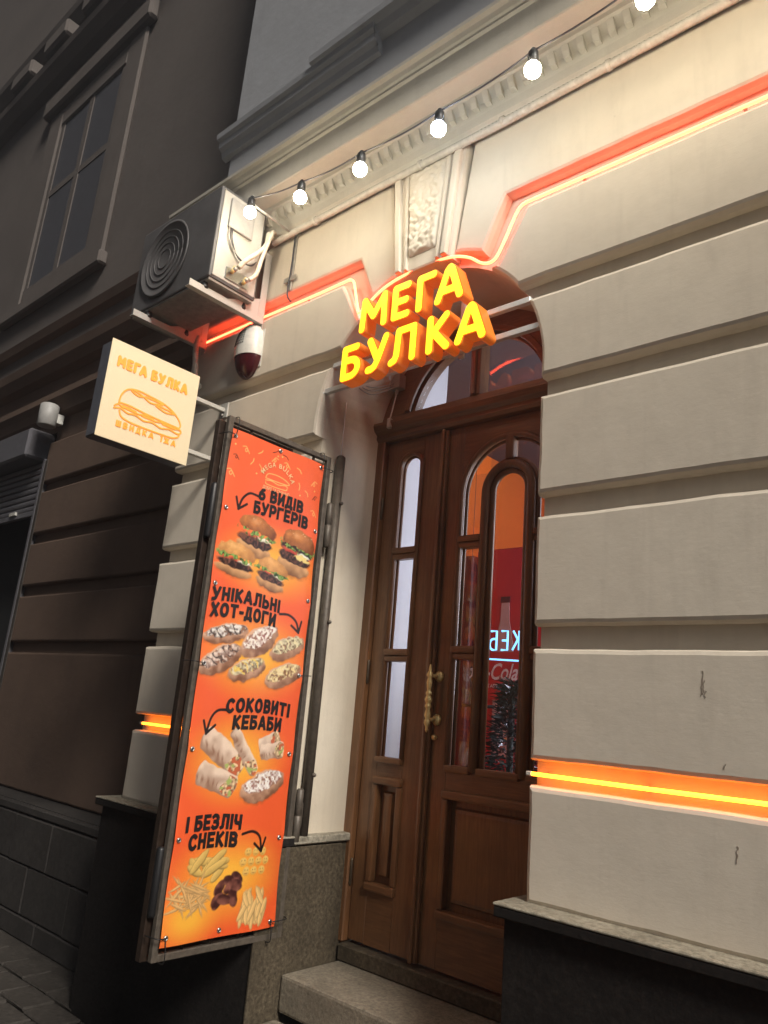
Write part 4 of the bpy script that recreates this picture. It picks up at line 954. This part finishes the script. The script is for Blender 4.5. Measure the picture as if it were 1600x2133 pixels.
pts = curve_pts([(-3.70, -.06, 2.12), (-3.69, -.075, 2.05), (-3.68, -.07, 1.95), (-3.68, -.055, 1.87), (-3.66, -.05, 1.81), (-3.62, -.055, 1.775)], 12)
tube('hose', pts, .017, 'conduit', DP, 10, [.0175 if k % 2 else .0155 for k in range(len(pts))])
# ------------------------------------------------------------------ siren, conduit, junction box
SI = thing('alarm_siren', 'oval white alarm siren with dark red lens on the wall', 'siren', None, (-3.225, 0, 1.91))
def shell(name, z0, z1, mat, d=.085):
    V = []; F = []; nz, na = 12, 20
    for j in range(nz+1):
        t = z0+(z1-z0)*j/nz; w = math.sqrt(max(0.0, 1-abs(t)**2.3))
        for i in range(na+1):
            a = math.pi*i/na; V.append((-3.225-math.cos(a)*.098*w, -.004-math.sin(a)**.8*d*w, 1.912+t*.172))
    for j in range(nz):
        for i in range(na): k = j*(na+1)+i; F.append((k, k+1, k+na+2, k+na+1))
    return mesh(name, V, F, mat, SI, True)
shell('siren_body', -.28, 1.0, 'siren_white'); shell('siren_lens', -1.0, -.285, 'siren_red', .080)
box('back_plate', -3.225-.10, -3.225+.10, -.0039, -.0005, 1.80, 2.03, 'siren_white', SI, .001)
for i in range(7):
    for j in range(6):
        a = math.radians(112-i*9-8); z = 1.912+(.02+j*.016); w = math.sqrt(1-((z-1.912)/.172)**2.3)
        lathe('grille_hole', [(.0040, 0), (.0040, -.0035)], 'black', SI, 6, (-3.225-math.cos(a)*.098*w, -.0035-math.sin(a)**.8*.0855*w, z), 'y')
CO = thing('conduit_pipe', 'corrugated cable conduit clipped along the wall under the cornice', 'pipe', None, (-1.5, -.03, 2.56))
n = 700; pts = [(-3.10+4.7*k/n, -.046, 2.541+.004*math.sin(k*.021)+(.004*mnoise.noise((k*.02, 0, 0)))) for k in range(n+1)]
tube('conduit', pts, .0165, 'conduit', CO, 10, [.0205 if (k % 3 == 0 and k > 210) else .0180 for k in range(n+1)])
for xx in (-2.75, -2.02, -1.56, -1.07, -.55, -.1, .4): tube('clip', [(xx-.009, -.046, 2.542), (xx+.009, -.046, 2.542)], .0235, 'conduit', CO, 12)
JB = thing('junction_box', 'small grey junction box in the arch beside the fanlight', 'junction box', None, (-2.46, .40, 1.71))
box('box_body', -2.505, -2.435, .385, .438, 1.665, 1.745, 'grey_plastic', JB, .006, 2)
tube('cable_gland', [(-2.47, .41, 1.664), (-2.47, .41, 1.64)], .009, 'grey_plastic', JB, 8)
tube('white_cable', curve_pts([(-2.47, .41, 1.645), (-2.475, .40, 1.58), (-2.48, .395, 1.53), (-2.485, .39, 1.49)], 5), .004, 'white_metal', JB, 6)
box('connector', -2.495, -2.473, .378, .40, 1.44, 1.495, 'white_metal', JB, .003)
for k in range(3): tube('sign_cable', curve_pts([(-2.47, .39, 1.67+k*.012), (-2.53, .28, 1.60+k*.02), (-2.56, .17, 1.63+k*.012), (-2.53, .05, 1.64+k*.01), (-2.45, .03, 1.66)], 6), .003, 'grey_plastic', JB, 6)
BC = thing('black_wire', 'thin black wire dropping from the lamp arm to the neon tube', 'wire', None, (AX, -.01, 2.2))
tube('wire', curve_pts([(AX, -.016, 2.55), (AX+.003, -.018, 2.35), (AX-.004, -.018, 2.22), (AX+.006, -.02, 2.16), (AX+.03, -.012, 2.125)], 8), .0042, 'cable', BC, 6)

# ------------------------------------------------------------------ neighbouring front, set back and unlit
NB = thing('neighbour_building', 'dim unlit neighbouring front set back behind the cream pier', 'building', None, (-7, REC, GZ))
NX0, NX1 = -16.0, BAY+.05; SHX = -6.78
lev = [-.82, .305, .785, 1.255, 1.74, 2.22]
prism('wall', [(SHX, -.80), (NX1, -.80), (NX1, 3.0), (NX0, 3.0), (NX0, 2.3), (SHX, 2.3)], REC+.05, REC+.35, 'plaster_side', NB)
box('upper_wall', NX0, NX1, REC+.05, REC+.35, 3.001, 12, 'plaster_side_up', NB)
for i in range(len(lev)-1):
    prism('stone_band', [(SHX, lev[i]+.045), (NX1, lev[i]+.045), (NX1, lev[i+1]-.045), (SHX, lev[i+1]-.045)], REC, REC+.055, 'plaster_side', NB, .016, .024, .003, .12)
extr_x('string_course', [(REC+.06, 2.42), (REC-.03, 2.44), (REC-.05, 2.52), (REC-.10, 2.56), (REC-.10, 2.62), (REC+.06, 2.68)], NX0, NX1, 'plaster_side', NB)
extr_x('string_course', [(REC+.06, 2.90), (REC-.04, 2.92), (REC-.10, 3.00), (REC-.12, 3.08), (REC+.06, 3.14)], NX0, NX1, 'plaster_side', NB)
extr_x('sill_course', [(REC+.06, 3.42), (REC-.02, 3.44), (REC-.05, 3.52), (REC+.06, 3.56)], NX0, NX1, 'plaster_side', NB)
# large window high on the neighbouring front
WN = bpy.data.objects.new('window', None); link(WN, NB); WN.matrix_parent_inverse = Matrix.Translation(-Vector(NB.location)); WN['label'] = 'tall dim window with moulded surround'
wxa, wxb, wza, wzb = -8.35, -6.95, 4.35, 6.55
def wpart(name, *a, **k): 
    o = box(name, *a, WN, **k); return o
wpart('surround', wxa-.42, wxa-.06, REC+.0, REC+.049, wza-.25, wzb+.35, 'plaster_side_up', bev=.02); wpart('surround', wxb+.06, wxb+.42, REC+.0, REC+.049, wza-.25, wzb+.35, 'plaster_side_up', bev=.02)
wpart('surround', wxa-.059, wxb+.059, REC+.004, REC+.049, wzb+.06, wzb+.35, 'plaster_side_up', bev=.02); wpart('lintel', wxa-.55, wxb+.55, REC-.07, REC+.049, wzb+.351, wzb+.62, 'plaster_side_up', bev=.03)
wpart('sill', wxa-.5, wxb+.5, REC-.05, REC+.049, wza-.40, wza-.251, 'plaster_side_up', bev=.02); wpart('inner_frame', wxa-.059, wxb+.059, REC+.015, REC+.049, wza-.25, wza-.02, 'plaster_side_up')
for a, b_ in ((wxa-.055, wxa+.03), (wxb-.03, wxb+.055), ((wxa+wxb)/2-.05, (wxa+wxb)/2+.05)): wpart('frame', a, b_, REC+.020, REC+.048, wza-.019, wzb+.059, 'plaster_side_up')
wpart('frame', wxa+.031, (wxa+wxb)/2-.051, REC+.022, REC+.048, 5.55, 5.64, 'plaster_side_up'); wpart('frame', (wxa+wxb)/2+.051, wxb-.031, REC+.022, REC+.048, 5.55, 5.64, 'plaster_side_up')
for a, b_ in ((wxa+.032, (wxa+wxb)/2-.052), ((wxa+wxb)/2+.052, wxb-.032)):
    for c, d in ((wza, 5.548), (5.642, wzb+.058)): wpart('pane', a, b_, REC+.03, REC+.045, c, d, 'dim_pane')
for zc in (7.5, 8.1): extr_x('string_course', [(REC+.06, zc), (REC-.06, zc+.02), (REC-.16, zc+.12), (REC-.18, zc+.2), (REC+.06, zc+.26)], NX0, NX1, 'plaster_side_up', NB)
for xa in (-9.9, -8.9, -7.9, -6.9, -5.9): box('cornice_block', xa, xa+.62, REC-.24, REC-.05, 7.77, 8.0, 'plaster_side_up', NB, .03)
# base of squared stones
PBy = .22
box('base_core', NX0, NX1, PBy+.04, REC+.049, GZ, -.78, 'side_base', NB)
zr = [GZ, -1.42, -1.135, -.845]
for i in range(3):
    x = NX1-.02-(i % 2)*.25
    while x > -8.6:
        x0 = x-random.uniform(.5, .62); box('base_stone', x0+.004, x-.004, PBy+random.uniform(-.004, .004), PBy+.042, zr[i]+.004, zr[i+1]-.004, 'side_base', NB, .006); x = x0
box('base_ledge', -8.6, NX1, PBy+.004, REC-.001, -.841, -.785, 'side_base', NB, .01)
# shop opening with a half-lowered roller shutter
RS = thing('roller_shutter', 'grey steel roller shutter half lowered in the dark shop opening', 'shutter', None, (-7.9, REC, 1.7))
box('shutter_box', -10.5, SHX-.10, REC-.16, REC+.1, 2.02, 2.30, 'shutter', RS, .02)
k = 0; z = 2.02
while z > 1.56:
    prism('slat', [(-10.5, z-.058), (SHX-.06, z-.058), (SHX-.06, z-.003), (-10.5, z-.003)], REC+.02+.001*(k % 2), REC+.05, 'shutter', RS, .02, .016); z -= .06; k += 1
box('bottom_bar', -10.5, SHX-.06, REC+.015, REC+.055, z-.05, z+.001, 'shutter', RS, .006); box('shutter_handle', -7.35, -7.22, REC-.005, REC+.0149, z-.01, z+.02, 'white_metal', RS)
box('guide_rail', SHX-.055, SHX-.01, REC-.005, REC+.08, -1.5, 2.02, 'shutter', RS, .004)
DK = tag(box('shop_opening', -10.5, SHX-.06, REC+.4, REC+.44, GZ, 2.3, 'void'), 'black unlit shop opening below the roller shutter', 'opening')
box('jamb_strip', SHX+.001, SHX+.05, REC-.006, REC-.001, -.78, 2.0, 'paver', NB)
WL = thing('wall_lamp', 'unlit white cylinder wall lamp beside the roller shutter', 'lamp', None, (-6.55, REC, 2.3))
lathe('lamp_body', [(.07, 0), (.082, .01), (.082, .20), (.07, .21)], 'grey_plastic', WL, 20, (-6.62, REC-.13, 2.26)); box('lamp_mount', -6.66, -6.58, REC-.06, REC-.001, 2.31, 2.40, 'siren_white', WL, .004)

# ------------------------------------------------------------------ haze volume added for a veil of glare
hz = box('haze', -44, 34, -34, 16, GZ-1.0, 13.0, None); tag(hz, kind='stuff')
hm = bpy.data.materials.new('added_haze'); hm.use_nodes = True; hn = hm.node_tree; hn.nodes.clear()
ho = N(hn, 'ShaderNodeOutputMaterial'); hv = N(hn, 'ShaderNodeVolumePrincipled'); hv.inputs['Density'].default_value = .012; hv.inputs['Anisotropy'].default_value = .72; hv.inputs['Color'].default_value = (.74, .82, .97, 1)
hn.links.new(hv.outputs[0], ho.inputs['Volume']); hz.data.materials.append(hm)
